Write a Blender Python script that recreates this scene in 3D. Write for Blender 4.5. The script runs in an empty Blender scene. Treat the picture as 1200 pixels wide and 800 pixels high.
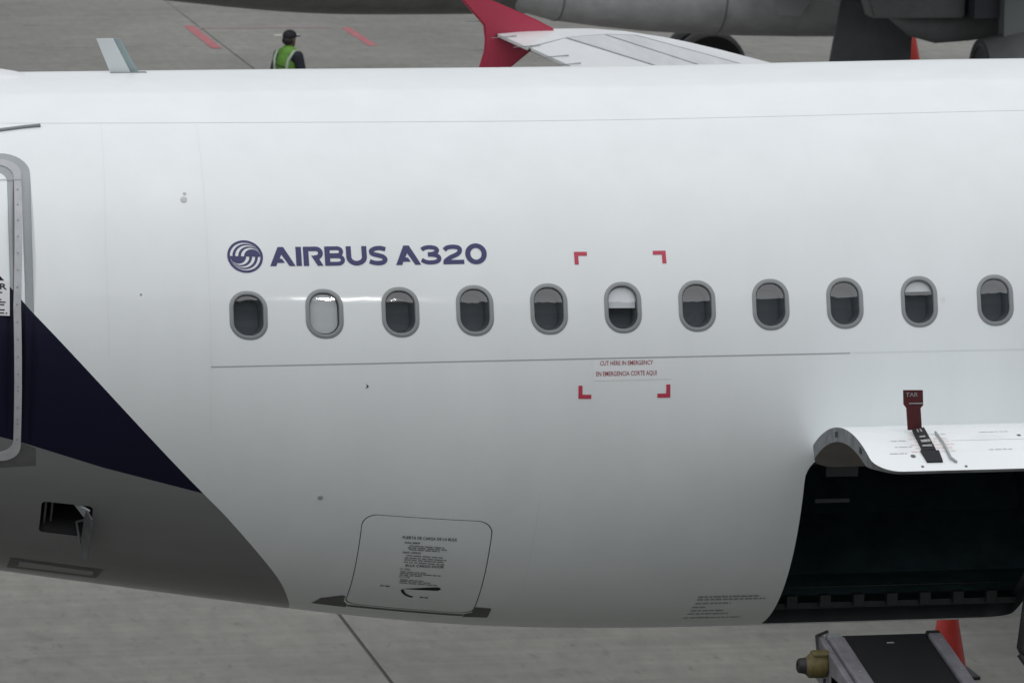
import bpy, bmesh, math, random
import numpy as np
from mathutils import Vector, Matrix, geometry
random.seed(7)
PI = math.pi
S = bpy.context.scene
COL = S.collection

# ------------------------------------------------------------------ camera
CAM = Vector((-3.5111, -40.0, 10.3))
YAW, PIT, ROL = 0.1881, 0.1569, 0.0091
fw = Vector((math.sin(YAW)*math.cos(PIT), math.cos(YAW)*math.cos(PIT), -math.sin(PIT)))
rt0 = Vector((math.cos(YAW), -math.sin(YAW), 0)); up0 = rt0.cross(fw)
rt = rt0*math.cos(ROL) + up0*math.sin(ROL); up = up0*math.cos(ROL) - rt0*math.sin(ROL)
cd = bpy.data.cameras.new('camera'); cam = bpy.data.objects.new('camera', cd); COL.objects.link(cam)
cam.matrix_world = Matrix(((rt.x, up.x, -fw.x, CAM.x), (rt.y, up.y, -fw.y, CAM.y), (rt.z, up.z, -fw.z, CAM.z), (0, 0, 0, 1)))
cd.sensor_width = 36; cd.lens = 198.45; cd.clip_start = 0.5; cd.clip_end = 5000
cd.dof.use_dof = True; cd.dof.focus_distance = 38.6; cd.dof.aperture_fstop = 8.0
S.camera = cam

# ------------------------------------------------------------------ sky, sun, exposure
SUN_EL, SUN_ROT = math.radians(78), math.radians(172)
W = bpy.data.worlds.new("World"); S.world = W; W.use_nodes = True
wn = W.node_tree.nodes; wl = W.node_tree.links
sky = wn.new('ShaderNodeTexSky'); sky.sky_type = 'NISHITA'; sky.sun_disc = False
sky.sun_elevation = SUN_EL; sky.sun_rotation = SUN_ROT; sky.dust_density = 1.5; sky.air_density = 1.0; sky.ozone_density = 1.0
hs = wn.new('ShaderNodeHueSaturation'); hs.inputs['Saturation'].default_value = 0.22
bg = wn['Background']; bg.inputs['Strength'].default_value = 0.108
wl.new(sky.outputs[0], hs.inputs['Color']); wl.new(hs.outputs[0], bg.inputs['Color'])
sd = bpy.data.lights.new('sun', 'SUN'); sd.energy = 1.5; sd.angle = math.radians(125); sd.color = (1.0, 0.995, 0.98)
sun = bpy.data.objects.new('sun', sd); COL.objects.link(sun)
sdir = Vector((math.sin(SUN_ROT)*math.cos(SUN_EL), math.cos(SUN_ROT)*math.cos(SUN_EL), math.sin(SUN_EL)))
sun.rotation_euler = sdir.to_track_quat('Z', 'Y').to_euler(); sun.location = (0, 0, 60)
S.view_settings.view_transform = 'Standard'; S.view_settings.look = 'None'; S.view_settings.gamma = 1
S.view_settings.exposure = 0.08
S.render.engine = 'CYCLES'; S.cycles.max_bounces = 10; S.cycles.transparent_max_bounces = 12
try: S.cycles.use_denoising = True
except Exception: pass

# ------------------------------------------------------------------ materials
def mat(name, col, rough=0.5, metal=0.0, coat=0.0, coat_rough=0.05, noise=0.0, nscale=(4, 4, 4), bump=0.0, bscale=20, spec=0.5, bstretch=None):
    m = bpy.data.materials.new(name); m.use_nodes = True
    n, l = m.node_tree.nodes, m.node_tree.links; b = n['Principled BSDF']
    b.inputs['Base Color'].default_value = (*col, 1); b.inputs['Roughness'].default_value = rough
    b.inputs['Metallic'].default_value = metal; b.inputs['Coat Weight'].default_value = coat
    b.inputs['Coat Roughness'].default_value = coat_rough; b.inputs['Specular IOR Level'].default_value = spec
    tc = n.new('ShaderNodeTexCoord')
    if noise:
        mp = n.new('ShaderNodeMapping'); mp.inputs['Scale'].default_value = nscale
        t = n.new('ShaderNodeTexNoise'); t.inputs['Scale'].default_value = 1; t.inputs['Detail'].default_value = 7; t.inputs['Roughness'].default_value = 0.6
        r = n.new('ShaderNodeMapRange'); r.inputs['From Min'].default_value = 0.3; r.inputs['From Max'].default_value = 0.7
        r.inputs['To Min'].default_value = 1 - noise; r.inputs['To Max'].default_value = 1 + noise*0.6
        mx = n.new('ShaderNodeMix'); mx.data_type = 'RGBA'; mx.blend_type = 'MULTIPLY'; mx.inputs[0].default_value = 1
        mx.inputs[6].default_value = (*col, 1)
        l.new(tc.outputs['Object'], mp.inputs[0]); l.new(mp.outputs[0], t.inputs[0]); l.new(t.outputs[0], r.inputs[0])
        l.new(r.outputs[0], mx.inputs[7]); l.new(mx.outputs[2], b.inputs['Base Color'])
    if bump:
        mp2 = n.new('ShaderNodeMapping'); mp2.inputs['Scale'].default_value = bstretch or (bscale,)*3
        t2 = n.new('ShaderNodeTexNoise'); t2.inputs['Scale'].default_value = 1; t2.inputs['Detail'].default_value = 3
        bp = n.new('ShaderNodeBump'); bp.inputs['Strength'].default_value = 1.0; bp.inputs['Distance'].default_value = bump
        l.new(tc.outputs['Object'], mp2.inputs[0]); l.new(mp2.outputs[0], t2.inputs[0]); l.new(t2.outputs[0], bp.inputs['Height'])
        l.new(bp.outputs[0], b.inputs['Normal'])
        if coat: l.new(bp.outputs[0], b.inputs['Coat Normal'])
    return m

SKIN_B = dict(bump=0.0017, bstretch=(1.9, 2.2, 2.2))
M_white = mat('white_paint', (0.775, 0.812, 0.82), 0.5, coat=0.35, coat_rough=0.07, noise=0.035, nscale=(2.2, 3, 0.45), **SKIN_B)
M_blue = mat('navy_paint', (0.003, 0.0034, 0.020), 0.6, coat=0.05, coat_rough=0.08, spec=.2, noise=0.1, nscale=(1, 3, 1), **SKIN_B)
M_lgrey = mat('grey_belly_paint', (0.175, 0.178, 0.18), 0.4, coat=0.4, coat_rough=0.08, noise=0.10, nscale=(0.6, 3, 2.5), **SKIN_B)
M_band = mat('grey_door_band', (0.33, 0.36, 0.37), 0.45, noise=0.08)
M_scuff = mat('dark_scuff_plate', (0.10, 0.10, 0.10), 0.5, noise=0.2, nscale=(8, 8, 8))
M_rim = mat('frame_metal', (0.23, 0.24, 0.25), 0.38, metal=0.6, noise=0.5, nscale=(5, 9, 9))
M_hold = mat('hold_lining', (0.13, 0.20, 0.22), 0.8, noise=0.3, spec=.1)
M_winring = mat('window_frame_grey', (0.26, 0.275, 0.28), 0.35, metal=0.25, noise=0.05)
M_dark = mat('dark_rubber', (0.02, 0.02, 0.022), 0.6, noise=0.2, nscale=(15, 15, 15))
M_reveal = mat('cabin_trim', (0.13, 0.15, 0.165), 0.6)
M_blind = mat('blind_plastic', (0.80, 0.81, 0.83), 0.5)
M_blindg = mat('grey_blind_plastic', (0.66, 0.68, 0.69), 0.5)
M_logo = mat('logo_ink', (0.030, 0.032, 0.125), 0.5, coat=0.1)
M_red = mat('red_mark', (0.50, 0.045, 0.085), 0.5, noise=0.05)
M_redtxt = mat('red_print', (0.30, 0.035, 0.06), 0.6)
M_ink = mat('black_print', (0.02, 0.02, 0.024), 0.7, spec=.2)
M_faint = mat('faint_print', (0.50, 0.51, 0.52), 0.5)
M_faintred = mat('faint_red_print', (0.76, 0.66, 0.65), 0.5)
M_seam = mat('sealant', (0.34, 0.35, 0.36), 0.6)
M_seam2 = mat('pale_sealant', (0.71, 0.74, 0.745), 0.5)
M_metal = mat('bare_metal', (0.43, 0.44, 0.46), 0.42, metal=0.0, noise=0.12, nscale=(10, 10, 10))
M_plac = mat('placard_white', (0.72, 0.72, 0.74), 0.5)
M_gun = mat('gutter_grey', (0.24, 0.26, 0.27), 0.5)
M_handred = mat('handle_red', (0.075, 0.009, 0.012), 0.5, noise=0.25, nscale=(25, 25, 25))
M_wing = mat('wing_grey', (0.66, 0.68, 0.685), 0.45, coat=0.3, noise=0.08, nscale=(3, 0.8, 3))
M_wing2 = mat('wing_panel_grey', (0.55, 0.57, 0.575), 0.45, coat=0.2, noise=0.14, nscale=(5, 1.2, 5))
M_gap = mat('panel_gap', (0.03, 0.03, 0.03), 0.8)
M_fence = mat('crimson_paint', (0.42, 0.035, 0.075), 0.4, coat=0.3, noise=0.06)
M_ngrey = mat('neighbour_fairing', (0.58, 0.585, 0.60), 0.42, noise=0.22, nscale=(2.5, 2.5, 3), bump=0.003, bscale=3)
M_nbelly = mat('neighbour_belly', (0.24, 0.235, 0.23), 0.5, noise=0.3, nscale=(2, 2, 2))
M_ndark = mat('neighbour_dark_grey', (0.12, 0.13, 0.14), 0.5, noise=0.2, nscale=(3, 3, 3))
M_nmid = mat('neighbour_mid_grey', (0.21, 0.22, 0.225), 0.5, noise=0.2, nscale=(3, 3, 3))
M_tyre = mat('tyre', (0.012, 0.012, 0.013), 0.7, noise=0.2, nscale=(6, 6, 6))
M_cone = mat('cone_red', (0.40, 0.028, 0.02), 0.5, noise=0.12, nscale=(12, 12, 12))
M_belt = mat('belt_rubber', (0.006, 0.006, 0.008), 0.7, noise=0.3, nscale=(12, 3, 12))
M_rail = mat('rail_paint', (0.20, 0.195, 0.215), 0.5, noise=0.28, nscale=(9, 5, 9))
M_yel = mat('dirty_yellow', (0.125, 0.10, 0.035), 0.55, noise=0.4, nscale=(14, 14, 14))
M_vest = mat('hi_vis_green', (0.12, 0.29, 0.038), 0.7, noise=0.2, nscale=(10, 10, 10))
M_refl = mat('vest_tape', (0.38, 0.45, 0.36), 0.5)
M_navy = mat('dark_cloth', (0.012, 0.018, 0.026), 0.8, noise=0.3, nscale=(12, 12, 12))
M_cap = mat('black_cloth', (0.012, 0.012, 0.018), 0.8)
M_skin = mat('skin', (0.12, 0.07, 0.05), 0.55)
M_hair = mat('dark_hair', (0.01, 0.009, 0.009), 0.7)
M_wall = mat('terminal_cladding', (0.12, 0.125, 0.13), 0.6, noise=0.1, nscale=(0.3, 0.3, 0.3))
M_tglass = mat('terminal_glazing', (0.02, 0.025, 0.028), 0.1)

def concrete(name, base):
    m = bpy.data.materials.new(name); m.use_nodes = True
    n, l = m.node_tree.nodes, m.node_tree.links; b = n['Principled BSDF']
    geo = n.new('ShaderNodeNewGeometry'); oi = n.new('ShaderNodeObjectInfo')
    def noise(scale, detail, lo, hi, a=0.3, c=0.7):
        mp = n.new('ShaderNodeMapping'); mp.inputs['Scale'].default_value = scale
        t = n.new('ShaderNodeTexNoise'); t.inputs['Scale'].default_value = 1; t.inputs['Detail'].default_value = detail; t.inputs['Roughness'].default_value = 0.65
        r = n.new('ShaderNodeMapRange'); r.inputs['From Min'].default_value = a; r.inputs['From Max'].default_value = c
        r.inputs['To Min'].default_value = lo; r.inputs['To Max'].default_value = hi
        l.new(geo.outputs['Position'], mp.inputs[0]); l.new(mp.outputs[0], t.inputs[0]); l.new(t.outputs[0], r.inputs[0]); return r.outputs[0]
    def mul(x, y):
        q = n.new('ShaderNodeMath'); q.operation = 'MULTIPLY'; l.new(x, q.inputs[0]); l.new(y, q.inputs[1]); return q.outputs[0]
    f = mul(noise((0.25, 0.25, 1), 5, 0.80, 1.15), noise((5, 1.6, 1), 8, 0.86, 1.12))
    f = mul(f, noise((0.35, 4.5, 1), 6, 0.88, 1.09)); f = mul(f, noise((9, 3, 1), 3, 0.72, 1.0, 0.25, 0.42))
    st = noise((1.1, 0.9, 1), 4, 0.62, 1.0, 0.24, 0.36)      # scattered oil stains
    f = mul(f, st)
    r = n.new('ShaderNodeMapRange'); r.inputs['To Min'].default_value = 0.94; r.inputs['To Max'].default_value = 1.05
    l.new(oi.outputs['Random'], r.inputs[0]); f = mul(f, r.outputs[0])
    mx = n.new('ShaderNodeMix'); mx.data_type = 'RGBA'; mx.blend_type = 'MULTIPLY'; mx.inputs[0].default_value = 1
    mx.inputs[6].default_value = (*base, 1); l.new(f, mx.inputs[7]); l.new(mx.outputs[2], b.inputs['Base Color'])
    b.inputs['Roughness'].default_value = 0.75
    bp = n.new('ShaderNodeBump'); bp.inputs['Distance'].default_value = 0.004; bp.inputs['Strength'].default_value = 0.6
    l.new(f, bp.inputs['Height']); l.new(bp.outputs[0], b.inputs['Normal'])
    return m
M_conc = concrete('concrete', (0.182, 0.180, 0.162))
M_joint = mat('joint_filler', (0.07, 0.07, 0.068), 0.9)

def glass_mat():
    m = bpy.data.materials.new('cabin_glass'); m.use_nodes = True
    n, l = m.node_tree.nodes, m.node_tree.links; n.remove(n['Principled BSDF'])
    tr = n.new('ShaderNodeBsdfTransparent'); tr.inputs[0].default_value = (0.94, 0.955, 0.96, 1)
    gl = n.new('ShaderNodeBsdfGlossy'); gl.inputs['Roughness'].default_value = 0.015
    lw = n.new('ShaderNodeLayerWeight'); lw.inputs[0].default_value = 0.5      # Schlick curve for three stacked panes, the same from both sides
    pw = n.new('ShaderNodeMath'); pw.operation = 'POWER'; pw.inputs[1].default_value = 5; l.new(lw.outputs['Facing'], pw.inputs[0])
    fr = n.new('ShaderNodeMapRange'); fr.inputs['To Min'].default_value = 0.14; l.new(pw.outputs[0], fr.inputs[0])
    tc = n.new('ShaderNodeTexCoord'); t = n.new('ShaderNodeTexNoise'); t.inputs['Scale'].default_value = 5
    bp = n.new('ShaderNodeBump'); bp.inputs['Distance'].default_value = 0.0012
    l.new(tc.outputs['Object'], t.inputs[0]); l.new(t.outputs[0], bp.inputs['Height']); l.new(bp.outputs[0], gl.inputs['Normal'])
    mx = n.new('ShaderNodeMixShader'); l.new(fr.outputs[0], mx.inputs[0]); l.new(tr.outputs[0], mx.inputs[1]); l.new(gl.outputs[0], mx.inputs[2])
    l.new(mx.outputs[0], n['Material Output'].inputs[0]); return m
M_glass = glass_mat()

# ------------------------------------------------------------------ object helpers
def link(name, me, m, parent=None, smooth=True):
    o = bpy.data.objects.new(name, me); COL.objects.link(o)
    if m is not None:
        for k in (m if isinstance(m, (list, tuple)) else [m]): me.materials.append(k)
    if smooth: me.shade_smooth()
    if parent: o.parent = parent
    return o
def mesh(name, vs, fs, m, parent=None, smooth=False):
    me = bpy.data.meshes.new(name); me.from_pydata([tuple(v) for v in vs], [], fs); me.update()
    return link(name, me, m, parent, smooth)
def bobj(name, bm, m, parent=None, smooth=False, angle=None):
    me = bpy.data.meshes.new(name); bm.to_mesh(me); bm.free(); o = link(name, me, m, parent, smooth or angle is not None)
    if angle is not None: me.set_sharp_from_angle(angle=math.radians(angle))
    return o
def tag(o, label=None, cat=None, group=None, kind=None):
    for k, v in (('label', label), ('category', cat), ('group', group), ('kind', kind)):
        if v: o[k] = v
    return o
def empty(name, loc=(0, 0, 0), rz=0, **kw):
    o = bpy.data.objects.new(name, None); COL.objects.link(o); o.location = loc; o.rotation_euler = (0, 0, rz); o.empty_display_size = 0.2
    return tag(o, **kw)
def box(bm, lo, hi, bev=0.0, M=None):
    r = bmesh.ops.create_cube(bm, size=1)
    vs = r['verts']
    for v in vs:
        v.co = Vector([lo[i] + (v.co[i]+0.5)*(hi[i]-lo[i]) for i in range(3)])
    if bev:
        es = list({e for v in vs for e in v.link_edges})
        g = bmesh.ops.bevel(bm, geom=es, offset=bev, segments=2, affect='EDGES', profile=0.5, clamp_overlap=True)
        vs = list({v for v in g['verts']} | {v for v in vs if v.is_valid})
    if M is not None:
        for v in vs:
            if v.is_valid: v.co = M @ v.co
def tube(bm, pts, r, n=10, cap=True):
    pts = [Vector(p) for p in pts]; rs = r if isinstance(r, (list, tuple)) else [r]*len(pts); rings = []
    for i, p in enumerate(pts):
        d = (pts[min(i+1, len(pts)-1)] - pts[max(i-1, 0)]).normalized()
        a = d.orthogonal().normalized() if i == 0 else (prev - d*prev.dot(d)).normalized()
        prev = a; b = d.cross(a)
        rings.append([bm.verts.new(p + (a*math.cos(2*PI*k/n) + b*math.sin(2*PI*k/n))*rs[i]) for k in range(n)])
    for A, B in zip(rings, rings[1:]):
        for k in range(n): bm.faces.new((A[k], A[(k+1) % n], B[(k+1) % n], B[k]))
    if cap: bm.faces.new(rings[0][::-1]); bm.faces.new(rings[-1])
def prism(pts, dvec):
    """closed solid from a planar outline pushed along dvec"""
    bm = bmesh.new(); a = [bm.verts.new(p) for p in pts]; b = [bm.verts.new(Vector(p)+Vector(dvec)) for p in pts]; n = len(pts)
    bm.faces.new(a); bm.faces.new(b[::-1])
    for i in range(n): bm.faces.new((a[i], b[i], b[(i+1) % n], a[(i+1) % n]))
    bmesh.ops.recalc_face_normals(bm, faces=bm.faces); return bm
def lathe(bm, prof, axis_o, axis_d, n=32):
    d = Vector(axis_d).normalized(); a = d.orthogonal().normalized(); b = d.cross(a); rings = []
    for (t, r) in prof:
        rings.append([bm.verts.new(Vector(axis_o)+d*t+(a*math.cos(2*PI*k/n)+b*math.sin(2*PI*k/n))*max(r, 1e-4)) for k in range(n)])
    for A, B in zip(rings, rings[1:]):
        for k in range(n): bm.faces.new((A[k], A[(k+1) % n], B[(k+1) % n], B[k]))
    bmesh.ops.recalc_face_normals(bm, faces=bm.faces)

# ------------------------------------------------------------------ 2-D fill (constrained triangulation)
def inpoly(P, poly):
    x, y = P[:, 0], P[:, 1]; r = np.zeros(len(P), bool); n = len(poly)
    for i in range(n):
        x1, y1 = poly[i]; x2, y2 = poly[(i+1) % n]
        if y1 == y2: continue
        c = ((y1 > y) != (y2 > y)) & (x < (x2-x1)*(y-y1)/(y2-y1)+x1); r ^= c
    return r
def cdt(loops, extra):
    vs, es = [], []
    for lp in loops:
        b = len(vs); vs += [Vector((p[0], p[1])) for p in lp]; n = len(lp); es += [(b+i, b+(i+1) % n) for i in range(n)]
    vs += [Vector((float(p[0]), float(p[1]))) for p in extra]
    V, _, F, *_ = geometry.delaunay_2d_cdt(vs, es, [], 0, 1e-6)
    V = np.array([(v.x, v.y) for v in V]); out = []
    for f in F:
        f = list(f); q = V[f]; ar = sum(q[i][0]*q[(i+1) % len(f)][1]-q[(i+1) % len(f)][0]*q[i][1] for i in range(len(f)))
        if abs(ar) < 1e-10: continue
        out.append(f if ar > 0 else f[::-1])
    return V, out
def grid_in(lo, hi, st):
    g = [(x, y) for x in np.arange(lo[0]+st/2, hi[0], st) for y in np.arange(lo[1]+st/2, hi[1], st)]
    return g
def rrect(cx, cy, a, b, r, n=8):
    p = []
    for (sx, sy, t0) in ((1, 1, 0), (-1, 1, 90), (-1, -1, 180), (1, -1, 270)):
        for k in range(n+1):
            t = math.radians(t0 + 90*k/n); p.append((cx+sx*(a-r)+r*math.cos(t), cy+sy*(b-r)+r*math.sin(t)))
    return p

# ------------------------------------------------------------------ the airliner's outside surface
R0 = 2.02; CZ = 3.8
def sec(X):
    X = np.asarray(X, float)
    w = 1.975 - 0.018*np.maximum(0, 2.0-X)**2
    zb = CZ-2.07 + 0.1*np.log1p(np.exp(np.clip((3.75-X)/0.6, -40, 40)))
    zt = CZ+2.07 + np.interp(X, [-7.2, -3, .3, 2.5, 4, 5, 5.7, 6.4, 7.4], [-.6, -.12, -.006, -.007, -.012, -.011, -.006, .001, .01])
    c, h = (zt+zb)/2, (zt-zb)/2
    s = np.sqrt(np.clip(1-(np.maximum(0, X-24)/6.35)**2, 1e-4, 1)) * np.sqrt(np.clip(1-(np.maximum(0, -6.2-X)/1.0)**2, 1e-3, 1))
    c = c - 0.5*(1-s)*(X > 20)
    return w*s, c, h*s
def PV(u, v):
    w, c, h = sec(u); f = np.asarray(v, float)/R0
    return np.stack([np.asarray(u, float), -w*np.cos(f), c+h*np.sin(f)], -1)
def NV(u, v):
    e = 1e-3; u = np.asarray(u, float); v = np.asarray(v, float)
    n = np.cross(PV(u+e, v)-PV(u-e, v), PV(u, v+e)-PV(u, v-e)); return n/np.linalg.norm(n, axis=-1, keepdims=True)
def SP(u, v, off=0.0): return Vector(PV(u, v)+NV(u, v)*off)
def v_of_z(u, z):
    w, c, h = sec(u); return R0*math.asin(float(np.clip((z-c)/h, -1, 1)))

def skin_mesh(name, V, F, m, parent=None, off=0.0, mats=None):
    P = PV(V[:, 0], V[:, 1]); N = NV(V[:, 0], V[:, 1])
    me = bpy.data.meshes.new(name); me.from_pydata((P+N*off).tolist(), [], F); me.update()
    o = link(name, me, m, parent)
    if mats is not None: me.polygons.foreach_set('material_index', mats)
    me.normals_split_custom_set_from_vertices(N.tolist())
    return o
def dens(lp, st=0.09):
    out = []
    for i, p in enumerate(lp):
        q = lp[(i+1) % len(lp)]; n = max(1, int(math.dist(p, q)/st)); out += [(p[0]+(q[0]-p[0])*k/n, p[1]+(q[1]-p[1])*k/n) for k in range(n)]
    return out
def decal(name, polys, m, parent, off=0.002, holes=(), step=0.09):
    polys = [dens(q, .07) for q in polys]; holes = [dens(q, .07) for q in holes]
    allp = [p for q in polys for p in q]; lo = np.min(allp, 0); hi = np.max(allp, 0)
    ex = np.array(grid_in(lo, hi, step)) if max(hi-lo) > step else np.zeros((0, 2))
    V, F = cdt(list(polys)+list(holes), ex)
    C = np.array([V[f].mean(0) for f in F]); ok = np.zeros(len(F), bool)
    for q in polys: ok |= inpoly(C, q)
    for q in holes: ok &= ~inpoly(C, q)
    F = [f for f, k in zip(F, ok) if k]
    used = sorted({i for f in F for i in f}); mp = {i: k for k, i in enumerate(used)}
    return skin_mesh(name, V[used], [[mp[i] for i in f] for f in F], m, parent, off)
def loft(name, loops, m, parent, close_last=False, smooth=True):
    """loops: list of (2-D outline, offset from the skin)"""
    vs, fs = [], []; n = len(loops[0][0]); assert all(len(lp) == n for lp, _ in loops), name
    for lp, off in loops:
        A = np.array(lp); vs += (PV(A[:, 0], A[:, 1])+NV(A[:, 0], A[:, 1])*off).tolist()
    for k in range(len(loops)-1):
        for i in range(n):
            j = (i+1) % n; fs.append((k*n+i, k*n+j, (k+1)*n+j, (k+1)*n+i))
    if close_last: fs.append([(len(loops)-1)*n+i for i in range(n)])
    o = mesh(name, vs, fs, m, parent, smooth); o.data.set_sharp_from_angle(angle=math.radians(40)); return o
def ribbon(pts, w):
    pts = [np.array(p, float) for p in pts]; L, R = [], []
    for i, p in enumerate(pts):
        a = pts[max(i-1, 0)]; b = pts[min(i+1, len(pts)-1)]; d = b-a; d /= np.linalg.norm(d); nrm = np.array([-d[1], d[0]])
        L.append(tuple(p+nrm*w/2)); R.append(tuple(p-nrm*w/2))
    return L+R[::-1]
def arc(cx, cy, rx, ry, a0, a1, n=14):
    return [(cx+rx*math.cos(math.radians(a0+(a1-a0)*k/n)), cy+ry*math.sin(math.radians(a0+(a1-a0)*k/n))) for k in range(n+1)]
def catmull(P, n=7):
    P = [np.array(p, float) for p in P]; P = [2*P[0]-P[1]]+P+[2*P[-1]-P[-2]]; out = []
    for i in range(1, len(P)-2):
        for k in range(n):
            t = k/n; out.append(0.5*((2*P[i])+(-P[i-1]+P[i+1])*t+(2*P[i-1]-5*P[i]+4*P[i+1]-P[i+2])*t*t+(-P[i-1]+3*P[i]-3*P[i+1]+P[i+2])*t**3))
    return out+[P[-2]]
def font_polys(txt, size, bold=0.0):
    """triangles of a line of type, as 2-D points (left, baseline at the origin)"""
    cu = bpy.data.curves.new('type', 'FONT'); cu.body = txt; cu.size = size; cu.offset = bold; cu.resolution_u = 3
    o = bpy.data.objects.new('type', cu); COL.objects.link(o)
    bpy.context.view_layer.update(); dg = bpy.context.evaluated_depsgraph_get()
    me = o.evaluated_get(dg).to_mesh(); V = np.array([v.co[:2] for v in me.vertices]).reshape(-1, 2); F = [list(p.vertices) for p in me.polygons]
    o.evaluated_get(dg).to_mesh_clear(); COL.objects.unlink(o); bpy.data.objects.remove(o); bpy.data.curves.remove(cu)
    return V, F
def text_on(fn, rows):
    """rows: (text, u-left, v-base, width, height, drop-per-unit, bold) -> joined verts/faces through fn"""
    VV, FF = [], []; b = 0
    for (t, u0, v0, wd, ht, k, bold) in rows:
        V, F = font_polys(t, 1.0, bold); V = V-[V[:, 0].min(), 0]
        V = V*[wd/V[:, 0].max(), ht/V[:, 1].max()]; V[:, 1] += V[:, 0]*k; V = V+[u0, v0]
        VV.append(V); FF += [[i+b for i in f] for f in F]; b += len(V)
    return np.concatenate(VV), FF
def dash_rows(rows, th=0.011, seed=1):
    """small print too small to read: broken bars of ink"""
    rnd = random.Random(seed); polys = []
    for (u0, v0, ln) in rows:
        x = 0
        while x < ln:
            w = min(rnd.uniform(0.02, 0.06), ln-x)
            if w > 0.008: polys.append([(u0+x, v0), (u0+x+w, v0), (u0+x+w, v0+th), (u0+x, v0+th)])
            x += w+rnd.uniform(0.006, 0.012)
    return polys

# ================================================================== GROUND
gr = mesh('ground', [(-900, -900, -.03), (900, -900, -.03), (900, 900, -.03), (-900, 900, -.03)], [(0, 1, 2, 3)], M_conc); tag(gr, kind='structure')
slab_n = 0
for (px_, py_, x0_, y0_, i0, i1, j0, j1) in ((7.5, 7.5, 4.24, 4.4, -3, 4, -3, 4), (5.55, 5.6, 9.79, 34.5, -3, 5, 0, 8)):
    bm = bmesh.new(); gp_ = .016 if px_ > 6 else .009; box(bm, (gp_, gp_, -0.025), (px_-gp_, py_-gp_, 0), 0.006)
    slab0 = bobj('concrete_slab', bm, M_conc, gr); first = True
    for i in range(i0, i1):
        for j in range(j0, j1):
            o = slab0 if first else slab0.copy()
            if not first: COL.objects.link(o); o.parent = gr
            first = False; o.location = (x0_+i*px_+random.uniform(-.003, .003), y0_+j*py_, random.choice((-.003, 0, .001, .002)))
mesh('joint_filler', [(-30, -30, -.02), (50, -30, -.02), (50, 90, -.02), (-30, 90, -.02)], [(0, 1, 2, 3)], M_joint, gr)
def mark(name, pts, m, z=0.006):
    return mesh(name, [(x, y, z) for x, y in pts], [tuple(range(len(pts)))], m, gr)
M_pmark = mat('worn_red_line', (0.36, 0.115, 0.125), 0.8, noise=0.25, nscale=(6, 3, 6))
M_pfaint = mat('faded_red_line', (0.245, 0.185, 0.185), 0.8, noise=0.2, nscale=(4, 4, 4))
M_pwhite = mat('worn_white_line', (0.42, 0.41, 0.39), 0.8, noise=0.2)
mark('red_marking', [(9.52, 56.45), (9.70, 56.45), (9.70, 60.3), (9.52, 60.3)], M_pmark)
mark('red_marking', [(12.29, 56.6), (12.45, 56.6), (12.45, 59.7), (12.29, 59.7)], M_pmark)
mark('faded_marking', [(9.75, 59.78), (12.1, 59.68), (12.1, 59.9), (9.75, 60.0)], M_pfaint)
mark('white_marking', [(10.9, 58.35), (11.35, 58.35), (11.35, 58.62), (10.9, 58.62)], M_pwhite)

# ================================================================== OUR AIRLINER
plane = empty('airliner', (0, 0, 0), label='white airliner with navy tail band, open cargo door and crimson wing fence', cat='airplane')
WINX = [1.889, 2.419, 2.952, 3.477, 4.002, 4.528, 5.058, 5.587, 6.122, 6.661, 7.214]
ZW = CZ+0.588
WIN = [(u, v_of_z(u, ZW)) for u in WINX]
WA, WB, WR = 0.132, 0.178, 0.124
CG = (5.86, 7.72, -2.56, -0.48)
cargo_loop = rrect((CG[0]+CG[1])/2, (CG[2]+CG[3])/2, (CG[1]-CG[0])/2, (CG[3]-CG[2])/2, 0.19, 8)
cargo_loop[18:27] = [(CG[0]+.05*(1-math.cos(t)), CG[2]+.05*(1-math.sin(t))) for t in [PI/2*k/8 for k in range(9)]]
BK = (2.722, 3.655, -2.215, -1.01)
def bulk_loop(g=0.0):
    return rrect((BK[0]+BK[1])/2, (BK[2]+BK[3])/2, (BK[1]-BK[0])/2-g, (BK[3]-BK[2])/2-g, 0.11, 7)
OV = (0.49, 0.85, -1.575, -1.2)
ofv_loop = [(x, y) for x, y in rrect(0.668, -1.385, 0.178, 0.187, 0.035, 5)]
blue_poly = [(-7, 7.3), (0.19, 0.68), (0.386, 0.424), (0.876, -0.133), (1.598, -0.955), (0.891, -0.803), (0.329, -0.646), (0.182, -0.614), (-1.5, -0.2), (-7, 1.5)]
grey_poly = [(-7.1, 1.5), (-1.5, -0.2), (0.182, -0.614), (0.329, -0.646), (0.891, -0.803)]+[tuple(p) for p in catmull([(1.598, -0.955), (1.786, -1.178), (2.012, -1.503), (2.192, -1.829), (2.30, -2.15), (2.38, -2.6), (2.40, -3.2)], 6)]+[ (2.2, -6.3), (-7.1, -6.3)]
def dsh(p):      # the rear door frame leans a little as the tail narrows upwards
    return (p[0]+0.05*min(max((p[1]-0.45)/1.0, 0), 1.15), p[1])
def drect(hw, top, bot, r): return [dsh(p) for p in rrect(-0.12, (top+bot)/2, hw, (top-bot)/2, r, 8)]
d_out = drect(0.506, 1.765, -0.9, 0.20); d_so = drect(0.444, 1.70, -0.829, 0.15); d_si = drect(0.393, 1.645, -0.757, 0.13); d_in = drect(0.345, 1.58, -0.68, 0.10)
scuff_poly = [(-0.9, -0.70), (-0.9, -0.93), (0.191, -0.902), (0.435, -0.847), (0.429, -0.687), (0.323, -0.645), (0.183, -0.614)]
UMIN, UMAX = -7.19, 30.3
extra = [(x, y) for x in np.arange(0.1, 8.2, 0.085) for y in np.arange(-3.3, 3.5, 0.085)]
for x in list(np.arange(UMIN+.1, 0.0, 0.22))+list(np.arange(8.4, 24, 0.6))+list(np.arange(24, 30.3, 0.25)):
    extra += [(x, y) for y in np.arange(-PI*R0+0.1, PI*R0, 0.2)]
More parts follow.
